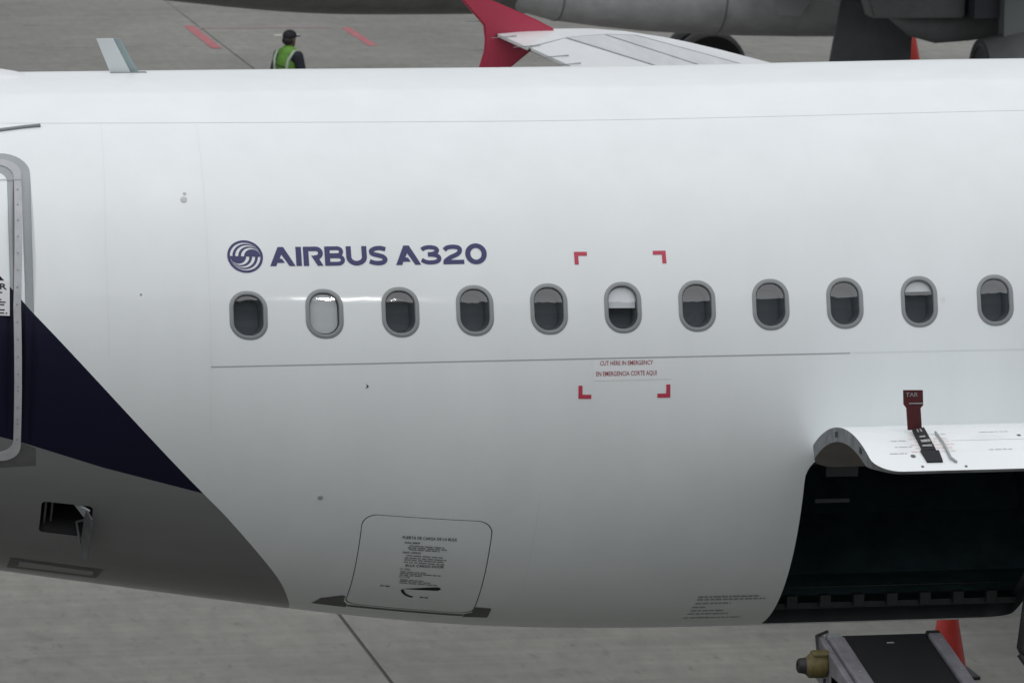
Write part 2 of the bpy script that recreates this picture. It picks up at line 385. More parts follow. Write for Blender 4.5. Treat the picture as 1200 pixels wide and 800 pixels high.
for x in np.arange(0.1, 8.2, 0.25):
    extra += [(x, y) for y in np.arange(-PI*R0+0.1, -3.35, 0.2)]+[(x, y) for y in np.arange(3.5, PI*R0, 0.2)]
edge = [(UMIN, y) for y in np.linspace(-PI*R0, PI*R0, 61)]+[(x, PI*R0) for x in np.linspace(UMIN, UMAX, 150)[1:-1]]+[(UMAX, y) for y in np.linspace(PI*R0, -PI*R0, 61)]+[(x, -PI*R0) for x in np.linspace(UMAX, UMIN, 150)[1:-1]]
holes = [rrect(u, v, WA-.006, WB-.006, WR-.006, 8) for u, v in WIN]+[dens(cargo_loop), dens(bulk_loop()), dens(ofv_loop)]
paint = [dens(blue_poly), dens(grey_poly), d_out, d_so, d_si, d_in, dens(scuff_poly)]
V, F = cdt([edge]+holes+paint, extra)
C = np.array([V[f].mean(0) for f in F]); keep = np.ones(len(F), bool)
for h in holes: keep &= ~inpoly(C, h)
mi = np.zeros(len(F), int)
inb, ing = inpoly(C, blue_poly), inpoly(C, grey_poly)
mi[ing] = 2; mi[inb] = 1
band = (inpoly(C, d_out) & ~inpoly(C, d_so)) | (inpoly(C, d_si) & ~inpoly(C, d_in))
mi[band & ~inb & ~ing] = 3
mi[inpoly(C, scuff_poly) & ~inpoly(C, d_si) & ~inb] = 4
F2 = [f for f, k in zip(F, keep) if k]; mi = mi[keep]
fus = skin_mesh('fuselage', V, F2, [M_white, M_blue, M_lgrey, M_band, M_scuff], plane, 0, mi.tolist())
bm = bmesh.new(); bm.from_mesh(fus.data); loose = [v for v in bm.verts if not v.link_faces]; bmesh.ops.delete(bm, geom=loose, context='VERTS')
N = None; bm.to_mesh(fus.data); bm.free()
A = np.array([v.co[:] for v in fus.data.vertices])
# normals again after the clean-up (angle found back from the position)
w, c, h = sec(A[:, 0]); ang = np.arctan2((A[:, 2]-c)/np.maximum(h, 1e-6), -A[:, 1]/np.maximum(w, 1e-6))
fus.data.normals_split_custom_set_from_vertices(NV(A[:, 0], ang*R0).tolist())

# ---- cabin windows
BL = {1: 1.0, 5: 0.50, 9: 0.29}
def shape(u, v, d, r=None): return rrect(u, v, WA-d, WB-d, (WR if r is None else r)-d, 8)
for k, (u, v) in enumerate(WIN):
    fr = loft('cabin_window', [(shape(u, v, 0.004), -0.004), (shape(u, v, -0.001), 0.002), (shape(u, v, 0.006), 0.005), (shape(u, v, 0.026), 0.002), (shape(u, v, 0.030), -0.006), (shape(u, v, 0.031), -0.020)], M_winring, plane)
    loft('seal', [(shape(u, v, 0.0305), -0.012), (shape(u, v, 0.0335), -0.013), (shape(u, v, 0.034), -0.0155)], M_dark, fr)
    decal('pane', [shape(u, v, 0.031)], M_glass, fr, -0.017, step=0.05)
    loft('reveal', [(shape(u, v, 0.030), -0.021), (shape(u, v, 0.036), -0.05), (shape(u, v, 0.045), -0.16)], M_reveal, fr, close_last=True)
    if k in BL:
        fb = BL[k]; lp = shape(u, v, 0.037); cut = v+WB-2*WB*fb
        if fb < 1:
            lp = [p for p in lp if p[1] >= cut]; lp = [(u-WA+.037, cut), (u+WA-.037, cut)]+lp
            ctr = (u, v); lp.sort(key=lambda p: math.atan2(p[1]-(cut+0.01), p[0]-u))
        decal('blind', [lp], M_blind if k == 5 else M_blindg, fr, -0.042 if fb < 1 else -0.034, step=0.06)

# ---- name lettering and round emblem
UN = 0.000750; U0, V0 = 2.055, 0.832
def LX(poly, x0, h=192, base=295):      # letter outline in its own units -> skin coordinates
    return [(U0+(x0-52+p[0]*192)*UN, V0+((x0-52+p[0]*192)*UN)*0.0375+p[1]*192*UN) for p in poly]
def ell(cx, cy, rx, ry, n=40): return [(cx+rx*math.cos(2*PI*k/n), cy+ry*math.sin(2*PI*k/n)) for k in range(n)]
LA = [(0, 0), (.41, 1), (.68, 1), (1.23, 0), (.94, 0), (.57, .60), (.475, .385), (.60, .375), (.72, .165), (.36, .165), (.30, 0)]
g = {}
g['A'] = [LA]
g['I'] = [[(0, 0), (.27, 0), (.27, 1), (0, 1)]]
g['R'] = [[(0, 0), (.26, 0), (.26, 1), (0, 1)], ribbon([(.1, .885), (.3, .885), (.6, .885)]+arc(.62, .66, .225, .225, 85, -85, 12)+[(.52, .43)], .235), [(.38, .54), (.68, .5), (.955, 0), (.68, 0)]]
g['B'] = [[(0, 0), (.255, 0), (.255, 1), (0, 1)], ribbon([(.1, .905), (.6, .905)]+arc(.63, .725, .18, .18, 85, -85, 10)+[(.6, .545), (.2, .545)], .2), ribbon([(.2, .485), (.62, .485)]+arc(.66, .295, .215, .19, 80, -85, 10)+[(.6, .1), (.1, .1)], .2)]
g['U'] = [ribbon([(.12, 1), (.12, .5)]+arc(.5, .44, .38, .325, 180, 360, 18)+[(.88, .5), (.88, 1)], .245)]
g['S'] = [ribbon(catmull([(.85, .82), (.62, .885), (.36, .87), (.16, .75), (.2, .6), (.46, .52), (.7, .44), (.81, .3), (.72, .16), (.5, .112), (.26, .135), (.05, .21)]), .225)]
g['3'] = [ribbon(catmull([(.09, .77), (.25, .86), (.5, .89), (.75, .84), (.84, .72), (.74, .59), (.55, .535), (.38, .535)]), .21), ribbon(catmull([(.38, .5), (.62, .5), (.85, .43), (.92, .29), (.82, .16), (.53, .108), (.26, .14), (.06, .25)]), .21)]
g['2'] = [ribbon(catmull([(.09, .73), (.24, .85), (.5, .89), (.78, .84), (.85, .68), (.72, .51), (.4, .36), (.14, .18), (.11, .02)]), .22), [(0.01, 0), (1.03, 0), (1.03, .215), (0.1, .215)]]
lets = [('A', 52), ('I', 297), ('R', 366), ('B', 566), ('U', 768), ('S', 975), ('A', 1230), ('3', 1462), ('2', 1675), ]
polys = []
for ch, x0 in lets: polys += [LX(q, x0) for q in g[ch]]
zo, zi = LX(ell(.53, .5, .53, .535), 1887), LX(ell(.53, .5, .275, .30), 1887)
decal('title_lettering', polys+[zo], M_logo, plane, 0.0025, holes=[zi], step=0.05)
cx, cy, R = 1.884, 0.9, 0.124
q = R/278.0
def semi(Lx, top=True, n=26):    # half disc resting on the middle line, right end fixed
    c0, r = (Lx+660)/2-425, (660-Lx)/2
    p = [(c0+r*math.cos(PI*k/n), r*math.sin(PI*k/n)) for k in range(n+1)]
    return [(cx+x*q, cy+y*q) for x, y in p] if top else [(cx-x*q, cy-y*q) for x, y in p]
circ = lambda r: [(cx+r*math.cos(2*PI*k/56), cy+r*math.sin(2*PI*k/56)) for k in range(56)]
rings = [circ(R), circ(R*0.855)]; halves = [semi(L, t) for t in (True, False) for L in (228, 270, 318, 360, 410)]
Vv, Ff = cdt(rings+halves, grid_in((cx-R, cy-R), (cx+R, cy+R), 0.04)); Cc = np.array([Vv[f].mean(0) for f in Ff])
ok = inpoly(Cc, rings[0]) & ~inpoly(Cc, rings[1])
for t in (0, 5):
    s = [inpoly(Cc, halves[t+k]) for k in range(5)]; ok |= (s[0] & ~s[1]) | (s[2] & ~s[3]) | s[4]
skin_mesh('round_emblem', Vv, [f for f, k in zip(Ff, ok) if k], M_logo, plane, 0.0025)

# ---- cut marks and emergency wording
T = 0.029; L1 = 0.092
for (u, v, su, sv) in ((4.203, .976, 1, -1), (4.858, .979, -1, -1), (4.201, -.05, 1, 1), (4.856, -.044, -1, 1)):
    p = [(0, 0), (L1, 0), (L1, T), (T, T), (T, L1), (0, L1)]
    decal('cut_mark', [[(u+su*x, v+sv*y) for x, y in p]], M_red, plane, 0.0025)
decal('emergency_placard', [[(4.31, .075), (4.86, .085), (4.86, .222), (4.31, .212)]], mat('placard_film', (0.79, 0.815, 0.82), 0.4, coat=0.3), plane, 0.0015)
for row in (('CUT HERE IN EMERGENCY', 4.355, .182, .377, .030, .013, .007), ('EN EMERGENCIA CORTE AQUI', 4.327, .108, .43, .031, .016, .007)):
    tv, tf = text_on(None, [row]); skin_mesh('emergency_lettering', tv, tf, M_redtxt, plane, 0.003)

# ---- seams
def seam(pts, wd, m, nm='panel_seam'): 
    P = []
    for a, b in zip(pts, pts[1:]):
        n = max(1, int(math.dist(a, b)/0.15)); P += [(a[0]+(b[0]-a[0])*k/n, a[1]+(b[1]-a[1])*k/n) for k in range(n)]
    P.append(pts[-1]); rb = ribbon(P, wd); n = len(P)
    V = np.array(rb); fs = [[2*n-1-i, 2*n-2-i, i+1, i][::-1] for i in range(n-1)]
    fs = [[i, 2*n-1-i, 2*n-2-i, i+1] for i in range(n-1)]
    return skin_mesh(nm, V, fs, m, plane, 0.0012)
seam([(u, v_of_z(u, CZ+.2415)) for u in np.linspace(1.622, 6.15, 40)], 0.0075, M_seam)
seam([(u, v_of_z(u, CZ+.2430)) for u in np.linspace(6.17, 9.0, 20)], 0.005, M_seam2)
seam([(u, 2.113+0.005*(u)) for u in np.linspace(-1.0, 9.0, 60)], 0.007, M_seam2)
seam([(1.624+0.02*max(0, v-.9), v) for v in np.linspace(-0.45, 2.11, 20)], 0.004, M_seam2)
seam([(0.92+0.05*max(0, v-.9), v) for v in np.linspace(0.1, 2.1, 16)], 0.004, M_seam2)
seam([(3.98+0.02*v, v) for v in np.linspace(-1.7, -0.75, 10)], 0.004, mat('pale_sealant_low', (0.72, 0.73, 0.73), 0.6))

# ---- small fittings on the skin
def knob(name, u, v, r, hgt, m):
    bm = bmesh.new(); n = Vector(NV(u, v)); o0 = SP(u, v)
    lathe(bm, [(-0.003, r), (hgt*.6, r), (hgt, r*.6), (hgt, 0)], o0, n, 12); return bobj(name, bm, m, plane, angle=35)
M_vent = mat('vent_grey', (.52, .54, .545), .6)
knob('vent', 1.488, 1.347, .024, .006, M_vent); knob('vent', 1.498, 1.40, .012, .005, M_vent); knob('drain', 2.415, -.893, .018, .01, M_band)
knob('rivet', 1.149, .583, .008, .004, M_band)
decal('drain_fitting', [[(2.70, -.025), (2.722, -.008), (2.702, .012), (2.708, -.008)]], M_dark, plane, 0.004)
decal('stain', [[(6.82, .56), (6.85, .575), (6.845, .61), (6.825, .6)]], M_seam2, plane, 0.001)
bm = bmesh.new()   # rain gutter over the rear door
tube(bm, [SP(u, v_, .006) for u, v_ in [(-.75, 1.9), (-.3, 1.955), (0.0, 1.99), (.27, 2.022), (.45, 2.062), (.553, 2.078)]], 0.013, 8)
bobj('rain_gutter', bm, M_gun, plane, smooth=True)
# antenna blade on the crown: swept, lens shaped, with a dark rubber leading edge
zt = float(sec(1.25)[1]+sec(1.25)[2])
def blade(x0, x1, x2, x3, th, z0, z1, name, m, par):
    bm = bmesh.new(); rows = []
    for (a, b, z, t) in ((x0, x1, z0, th), (x2, x3, z1, th*.75)):
        prof = [(0, 0), (.15, .55), (.4, 1), (.7, .9), (1, .1)]
        top = [(b-(b-a)*s, t*k/2) for s, k in prof]; ring = top+[(x, -y) for x, y in top[::-1]]
        rows.append([bm.verts.new((x, y, z)) for x, y in ring])
    n = len(rows[0])
    for i in range(n): bm.faces.new((rows[0][i], rows[0][(i+1) % n], rows[1][(i+1) % n], rows[1][i]))
    bm.faces.new(rows[1]); bmesh.ops.recalc_face_normals(bm, faces=bm.faces); return bobj(name, bm, m, par)
ant = blade(1.185, 1.345, 1.06, 1.185, .02, zt-.06, zt+.245, 'blade_antenna', mat('antenna_paint', (0.62, 0.66, 0.67), .4), plane)
blade(1.335, 1.40, 1.18, 1.232, .016, zt-.06, zt+.243, 'leading_edge', mat('erosion_boot', (0.26, 0.33, 0.34), .5), ant)
bm = bmesh.new(); box(bm, (1.16, -.04, zt-.02), (1.42, .04, zt+.004), .002); bobj('base_plate', bm, M_gun, ant)
# radome hump at the crown edge
bm = bmesh.new(); bmesh.ops.create_uvsphere(bm, u_segments=40, v_segments=20, radius=1)
for v_ in bm.verts:
    x, y, z = v_.co; s = 1.0; v_.co = Vector((-1.2+1.80*math.copysign(abs(x)**0.55, x) if x else -1.2, -.02+.42*y, zt-.035+.115*z))
bobj('antenna_radome', bm, mat('radome_white', (0.78, 0.79, 0.8), .35, coat=.4), plane, smooth=True)
# rear cabin door: raised metal frame with rivets, sign and shadow line
def dring(hw, top, bot, r):       # same point count all round so that the two outlines can be joined
    out = []
    q = rrect(-0.12, (top+bot)/2, hw, (top-bot)/2, r, 8)
    for i, p in enumerate(q):
        z = q[(i+1) % len(q)]; k = 24 if i % 9 == 8 else 1
        out += [dsh((p[0]+(z[0]-p[0])*j/k, p[1]+(z[1]-p[1])*j/k)) for j in range(k)]
    return out
r_so, r_si = dring(0.444, 1.70, -0.829, 0.15), dring(0.393, 1.645, -0.757, 0.13)
loft_o = loft('door_frame', [(r_so, -.002), (r_so, .006), (r_si, .006), (r_si, -.002)], M_metal, plane)
bm = bmesh.new()
for v_ in np.arange(-.62, 1.5, .135):
    for dv in ((0,) if int(v_*100) % 3 else (0, .035)):
        p = dsh((.302-.005, v_+dv)); n = Vector(NV(*p)); lathe(bm, [(.005, .006), (.009, .006), (.0095, .0)], SP(*p), n, 8)
tag(bobj('rivets', bm, M_gun, loft_o), kind='stuff')
decal('door_gap', [ribbon([dsh((.272, y)) for y in np.linspace(-.6, 1.5, 30)], .006)], M_dark, loft_o, .003)
decal('door_sill_line', [ribbon([dsh((x, 1.495)) for x in np.linspace(-.5, .33, 10)], .006)], M_seam, loft_o, .008)
sg = decal('door_sign', [[(-.25, .37), (.246, .37), (.253, .643), (-.25, .64)]], M_plac, plane, .004)
tv, tf = text_on(None, [('ABRIR', .01, .575, .222, .046, 0, .02)])
skin_mesh('sign_lettering', tv, tf, M_ink, sg, .006)
decal('sign_small_print', dash_rows([(.03, .545, .17), (.05, .49, .15), (.03, .47, .2), (.03, .45, .19), (.1, .41, .13), (.03, .385, .2)], .009), M_ink, sg, .006)
# outflow valve with its open flap
loft('outflow_valve', [(ofv_loop, 0.0), (ofv_loop, -.03), (rrect(.668, -1.385, .17, .18, .03, 5), -.05), (rrect(.668, -1.385, .19, .20, .03, 5), -.3)], mat('valve_dark', (0.012, 0.012, 0.014), .6), plane, close_last=True)
vo = [o for o in plane.children if o.name == 'outflow_valve'][0]
def sp3(u, v, off): return tuple(SP(u, v, off))
bm = prism([sp3(.79, -1.22, .0), sp3(.79, -1.58, .02), sp3(.80, -1.72, .10), sp3(.835, -1.60, .15), sp3(.835, -1.205, .12)], (.012, 0, 0)); bobj('flap', bm, mat('flap_metal', (.15, .155, .16), .45, metal=.4, noise=.2, nscale=(12, 12, 12)), vo)
bm = prism([sp3(.70, -1.21, -.03), sp3(.79, -1.33, .0), sp3(.825, -1.21, .04)], (0, .01, .012)); bobj('flap_bracket', bm, M_band, vo)
bm = bmesh.new(); tube(bm, [sp3(.79, -1.36, .0), sp3(.745, -1.46, -.05), sp3(.785, -1.62, .03)], .009, 8); bobj('flap_rod', bm, M_rim, vo)
for k in range(2): decal('guide_vane', [[(.515+.045*k, -1.55), (.53+.045*k, -1.55), (.53+.045*k, -1.23), (.515+.045*k, -1.23)]], M_scuff, vo, -.06-.02*k)
# belly access panel
ap = decal('access_panel', [[(.33, -2.09), (.985, -2.093), (.96, -2.36), (.33, -2.385)]], mat('panel_surround', (.10, .095, .10), .5), plane, .002)
loft('panel_plate', [([(.40, -2.145), (.40, -2.275), (.926, -2.263), (.928, -2.161)][::-1], .0025), ([(.402, -2.15), (.402, -2.272), (.924, -2.26), (.924, -2.165)][::-1], .008)], M_lgrey, ap, close_last=True)
# ---- bulk cargo door set into its own opening
loft('bulk_door_frame', [(dens(bulk_loop()), 0), (dens(bulk_loop()), -.05), ([(3.1885+(x-3.1885)*1.04, -1.6125+(y+1.6125)*1.04) for x, y in dens(bulk_loop())], -.05)], M_dark, plane)
lp = dens(bulk_loop(.006), .08); bd = decal('bulk_cargo_door', [lp], M_white, plane, -.0015, step=.08)
loft('door_rim', [(lp, -.0015), (lp, -.04)], M_dark, bd)
tv, tf = text_on(None, [('PUERTA DE CARGA DE LA BULK', 3.024, -1.222, .389, .029, .03, .006), ('PARA ABRIR', 3.043, -1.268, .11, .020, .03, .006), ('PARA CERRAR', 3.04, -1.372, .13, .020, .03, .006),
    ('BULK CARGO DOOR', 3.077, -1.522, .273, .029, .04, .008), ('TO OPEN', 3.04, -1.565, .075, .019, .03, .006), ('TO CLOSE', 3.045, -1.665, .08, .019, .03, .006)])
skin_mesh('door_lettering', tv, tf, M_ink, bd, .002)
rows = [(3.08, -1.292, .25), (3.07, -1.312, .28), (3.08, -1.332, .22), (3.07, -1.398, .26), (3.06, -1.424, .30), (3.06, -1.447, .28), (3.06, -1.474, .29),
    (3.05, -1.592, .19), (3.05, -1.614, .30), (3.05, -1.636, .16), (3.06, -1.698, .17), (3.06, -1.72, .22), (3.06, -1.745, .29)]
decal('door_small_print', dash_rows(rows, .010, 4), mat('grey_print', (.22, .22, .225), .5), bd, .002)
decal('handle_arrow', [[(3.09, -1.828), (3.35, -1.815), (3.368, -1.79), (3.35, -1.765), (3.3, -1.772)][::-1], ribbon(arc(3.20, -1.80, .11, .15, 195, 262, 8), .022), dash_rows([(2.93, -1.812, .07)], .012)[0], dash_rows([(2.93, -1.812, .07)], .012)[-1]]+dash_rows([(3.235, -1.95, .06)], .014), M_ink, bd, .002)
decal('scuff_plate', [[(2.50, -2.30), (2.545, -2.14), (2.69, -2.035), (2.714, -2.05), (2.714, -2.15), (2.75, -2.235), (2.75, -2.31)]], M_scuff, plane, .002)
decal('scuff_plate', [[(3.65, -2.06), (3.775, -2.07), (3.78, -2.29), (3.60, -2.31), (3.60, -2.235), (3.65, -2.18)]], M_scuff, plane, .002)
decal('scuff_plate', [[(2.755, -2.24), (3.595, -2.24), (3.595, -2.285), (2.755, -2.285)]], M_scuff, plane, .002)
decal('belly_lettering', dash_rows([(5.25, -1.852, .45), (5.25, -1.895, .50), (5.25, -1.96, .26), (5.24, -2.03, .1), (5.24, -2.10, .24), (5.23, -2.17, .3), (5.22, -2.27, .42)], .024, 9), mat('belly_print', (.36, .345, .355), .5), plane, .002)

# ---- aft cargo hold, its opening and its raised door
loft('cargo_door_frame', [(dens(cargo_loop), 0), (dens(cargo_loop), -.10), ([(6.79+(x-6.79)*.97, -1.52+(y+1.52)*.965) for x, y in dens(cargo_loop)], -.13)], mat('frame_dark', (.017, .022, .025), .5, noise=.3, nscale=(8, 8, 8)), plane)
hprof = [(p.y, p.z) for p in (SP(6.8, v, -.115) for v in np.linspace(-2.53, -.46, 14))]+[(-1.5, 3.45), (1.6, 3.45), (1.6, 2.80), (1.15, 2.30), (.55, 1.95)]
vs = [(x, y, z) for x in (5.80, 8.3) for y, z in hprof]; n = len(hprof)
fs = [(i, i+1, n+i+1, n+i) for i in range(13, n-1)]+[(n-1, 0, n, 2*n-1), list(range(n)), [n+i for i in range(n)][::-1]]
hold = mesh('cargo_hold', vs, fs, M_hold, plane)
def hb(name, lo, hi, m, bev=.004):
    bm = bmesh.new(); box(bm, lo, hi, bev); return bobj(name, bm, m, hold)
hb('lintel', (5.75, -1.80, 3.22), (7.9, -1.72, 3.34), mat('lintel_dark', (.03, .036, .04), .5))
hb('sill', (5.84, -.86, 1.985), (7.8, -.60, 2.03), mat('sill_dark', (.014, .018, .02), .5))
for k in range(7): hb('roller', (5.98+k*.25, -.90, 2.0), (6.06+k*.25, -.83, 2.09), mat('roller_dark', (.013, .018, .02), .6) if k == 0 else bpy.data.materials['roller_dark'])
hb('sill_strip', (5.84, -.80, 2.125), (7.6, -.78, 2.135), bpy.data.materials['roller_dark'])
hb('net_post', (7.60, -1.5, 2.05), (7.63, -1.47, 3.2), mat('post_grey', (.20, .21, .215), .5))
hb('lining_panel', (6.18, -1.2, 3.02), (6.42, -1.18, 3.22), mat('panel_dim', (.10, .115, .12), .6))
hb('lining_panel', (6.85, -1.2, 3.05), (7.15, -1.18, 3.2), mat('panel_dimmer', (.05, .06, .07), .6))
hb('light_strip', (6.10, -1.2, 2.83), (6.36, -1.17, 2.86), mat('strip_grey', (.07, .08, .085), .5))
# raised door
TH = math.radians(-137.5); HP = SP(6.79, -.48); u_a, u_b, v_a, v_b = 5.865, 7.715, -2.495, -.485
dl = dens(rrect((u_a+u_b)/2, (v_a+v_b)/2, (u_b-u_a)/2, (v_b-v_a)/2, .19, 8), .08)
def hinge(p):
    y, z = p[1]-HP.y, p[2]-HP.z; c_, s_ = math.cos(TH), math.sin(TH)
    return (p[0], HP.y+y*c_-z*s_, HP.z+y*s_+z*c_)
def dpt(u, v, off=0): return hinge(SP(u, v, off))
Vd, Fd = cdt([dl], grid_in((u_a, v_a), (u_b, v_b), .08)); Cd = np.array([Vd[f].mean(0) for f in Fd]); okd = inpoly(Cd, dl); Fd = [f for f, k in zip(Fd, okd) if k]
def dmesh(name, off, m, par, V=Vd, F=Fd, flip=False):
    return mesh(name, [dpt(u, v, off) for u, v in V], [f[::-1] if flip else f for f in F], m, par, True)
cdoor = dmesh('cargo_door', 0, M_white, plane)
def thick(v): t = min(max((v-v_a)/.32, 0), 1); return -(.022+.078*t*t*(3-2*t))
mesh('inner_lining', [dpt(u, v, thick(v)) for u, v in Vd], [f[::-1] for f in Fd], mat('door_lining', (.20, .185, .17), .6, noise=.2), cdoor, True)
vs, fs = [], []; n = len(dl)
for off in (0, .12, .14, 1): vs += [dpt(u, v, thick(v)*off) for u, v in dl]
for k in range(3):
    for i in range(n): fs.append((k*n+i, (k+1)*n+i, (k+1)*n+(i+1) % n, k*n+(i+1) % n))
mesh('door_edge', vs, fs, M_rim, cdoor, True).data.set_sharp_from_angle(angle=math.radians(35))
for (u, v) in ((5.869, -1.35), (5.868, -2.05)):
    P0 = [dpt(5.862, v-.03, -.03), dpt(5.862, v+.03, -.03), dpt(5.862, v+.03, -.07), dpt(5.862, v-.03, -.07)]
    bobj('latch_slot', prism(P0, (.01, 0, 0)), M_dark, cdoor)
def ddecal(name, polys, m, par, off):
    V, F = cdt(polys, []); C = np.array([V[f].mean(0) for f in F]); ok = np.zeros(len(F), bool)
    for p in polys: ok |= inpoly(C, p)
    return dmesh(name, off, m, par, V, [f for f, k in zip(F, ok) if k])
ddecal('door_warning_print', dash_rows([(6.22, -1.99, .26), (6.24, -2.05, .24), (6.2, -2.11, .3), (6.22, -2.17, .26), (6.18, -2.23, .3)], .03, 3), M_faintred, cdoor, .002)
ddecal('door_small_print', dash_rows([(6.08, -2.02, .12), (6.08, -2.14, .12), (6.3, -1.88, .2), (6.75, -1.85, .2), (6.72, -2.22, .16), (6.02, -2.25, .12)], .012, 5), M_faint, cdoor, .002)
ddecal('door_seam', [ribbon([(6.5, -2.03), (7.7, -2.03)], .008)], M_seam2, cdoor, .0015)
for (u, v, r) in ((6.17, -2.29, .018), (7.05, -2.26, .022), (6.2, -2.44, .010), (6.5, -2.45, .010), (6.95, -2.45, .012), (7.05, -2.08, .010), (7.0, -1.95, .014), (7.4, -2.43, .01), (6.98, -2.2, .01)):
    ddecal('bolt_head', [ell(u, v, r, r*1.3, 10)], M_scuff, cdoor, .003)
# door handle lever standing out of its recess
def rel(u, v, off): return Vector(dpt(u, v, off))
def dplate(name, p, m, par, th=.012):
    P0 = [Vector(x) for x in p]; nrm = (P0[1]-P0[0]).cross(P0[2]-P0[1]).normalized()
    return bobj(name, prism(P0, nrm*-th), m, par)
M_hprint = mat('worn_white_print', (.34, .34, .34), .6, noise=.5, nscale=(60, 60, 60))
hd = dplate('door_handle', [rel(6.243, -2.39, .012), rel(6.352, -2.39, .012), rel(6.362, -2.235, .016), rel(6.235, -2.225, .016)], M_ink, cdoor)
ha = [rel(6.248, -2.22, .016), rel(6.345, -2.22, .016), rel(6.375, -1.78, .03), rel(6.275, -1.84, .03)]
dplate('handle_arm', ha, M_ink, hd)
for (t0, t1, a, b) in ((.12, .20, .15, .85), (.32, .44, .2, .9), (.55, .62, .25, .7), (.8, .95, .3, .42), (.8, .95, .55, .68)):
    f = lambda s, t: (ha[0].lerp(ha[1], s)).lerp(ha[3].lerp(ha[2], s), t)
    nn = (ha[1]-ha[0]).cross(ha[2]-ha[1]).normalized()*.004
    mesh('handle_print', [f(a, t0)+nn, f(b, t0)+nn, f(b, t1)+nn, f(a, t1)+nn], [(0, 1, 2, 3)], M_hprint, hd)
g0, g1 = ha[3]+Vector((-.008, 0, 0)), ha[2]+Vector((.0, 0, 0)); zb_ = min(g0.z, g1.z); Y_ = (g0.y+g1.y)/2
xl, xr = g0.x-.012, g1.x-.022
og = [(xl, zb_-.01), (xr, zb_-.01), (xr-.012, zb_+.14), (xr+.006, zb_+.16), (xr+.002, zb_+.262), (xl-.036, zb_+.265), (xl-.032, zb_+.165), (xl-.012, zb_+.14)]
bm = prism([(x, Y_+.02*(z-zb_), z) for x, z in og], (0, .018, 0)); grip = bobj('handle_grip', bm, M_handred, hd)
Vt, Ft = font_polys('TAR', 1, .0); Vt = Vt-Vt.min(0); Vt = Vt*[.085/Vt[:, 0].max(), .028/Vt[:, 1].max()]
mesh('grip_lettering', [(xl-.022+x, Y_-.004, zb_+.222+y) for x, y in Vt], Ft, M_hprint, hd)
mesh('grip_line', [(xl+.0, Y_-.004, zb_+.172), (xr, Y_-.004, zb_+.170), (xr, Y_-.004, zb_+.179), (xl, Y_-.004, zb_+.178)], [(0, 1, 2, 3)], M_band, hd)
bm = bmesh.new(); tube(bm, [rel(6.435, -1.86, .012), rel(6.425, -2.1, .014), rel(6.416, -2.35, .014), rel(6.445, -2.40, .008)], .009, 6); bobj('recess_edge', bm, M_band, cdoor)

# ---- port wing, its panels, fence and static wicks
def wz(y): return 4.3+(y-17.0)*math.tan(math.radians(5.1))
def LE(y): return 9.68+(15.54-y)*0.52 if y < 15.54 else 9.68-(y-15.54)*.52-max(0, y-16.2)**2*.16
def TE(y): return 7.19+(17.16-y)*0.268 if y > 6.4 else 7.19+10.76*.268+(6.4-y)*.02
ys = list(np.linspace(1.6, 15.4, 12))+[15.9, 16.4, 16.8, 17.1, 17.3]
vs, fs = [], []; K = 10
for y in ys:
    a, b = TE(y), LE(y); ch = b-a; t = ch*(.10 if y > 8 else .115); z = wz(y)-.02
    for k in range(2*K):
        if k < K: s = k/(K-1)*.98; zz = -.03*t*0+math.sin(PI*s**.75)*.10*t
        else: s = 1-(k-K)/(K-1)*.98; zz = -t*.85*math.sin(PI*max(s, .0)**.7)*.95
        vs.append((a+ch*s, y, z+zz))
n = 2*K
for i in range(len(ys)-1):
    for k in range(n): fs.append((i*n+k, i*n+(k+1) % n, (i+1)*n+(k+1) % n, (i+1)*n+k))
fs += [list(range(n))[::-1], [(len(ys)-1)*n+k for k in range(n)]]
me = mesh('wing', vs, fs, M_gap, plane, True); me.data.set_sharp_from_angle(angle=math.radians(45)); wing = me
def wpt(x, y, dz=0): 
    a, b = TE(y), LE(y); s = min(max((x-a)/(b-a), 0), 1); t = (b-a)*.10
    return Vector((x, y, wz(y)-.02+math.sin(PI*s**.75)*.10*t+dz))
def wpanel(name, pts, m, th=.022):
    P = []
    for i, p in enumerate(pts):
        q = pts[(i+1) % len(pts)]; k = max(1, int(math.dist(p, q)/.5)); P += [(p[0]+(q[0]-p[0])*j/k, p[1]+(q[1]-p[1])*j/k) for j in range(k)]
    lo, hi = np.min(P, 0), np.max(P, 0); V, F = cdt([P], grid_in(lo, hi, .3)); C = np.array([V[f].mean(0) for f in F]); F = [f for f, k in zip(F, inpoly(C, P)) if k]
    N0 = len(V); vs = [wpt(x, y, th) for x, y in V]+[wpt(x, y, -.01) for x, y in V]; fs = list(F); E_ = {}
    for f in F:
        for i in range(len(f)): E_[(f[i], f[(i+1) % len(f)])] = 1
    fs += [(a+N0, b+N0, b, a) for (a, b) in E_ if (b, a) not in E_]
    o = mesh(name, vs, fs, m, wing, True); o.data.set_sharp_from_angle(angle=math.radians(40)); return o
L1_ = lambda y: 7.85+(16.83-y)*.407; L2_ = lambda y: 8.29+(17.01-y)*.378; L3_ = lambda y: 8.62+(17.0-y)*.48
G = .012; YB = 5.0
wpanel('aileron', [(TE(16.4), 16.40), (7.84-G, 16.80), (L1_(YB)-G, YB), (TE(YB), YB)][::-1], M_wing)
wpanel('spoiler_panel', [(7.85+G, 16.84), (8.28-G, 17.0), (L2_(YB)-G, YB), (L1_(YB)+G, YB)][::-1], M_wing2)
wpanel('upper_panel', [(8.30+G, 16.99), (8.61-G, 16.98), (L3_(YB)-G, YB), (L2_(YB)+G, YB)][::-1], M_wing2)
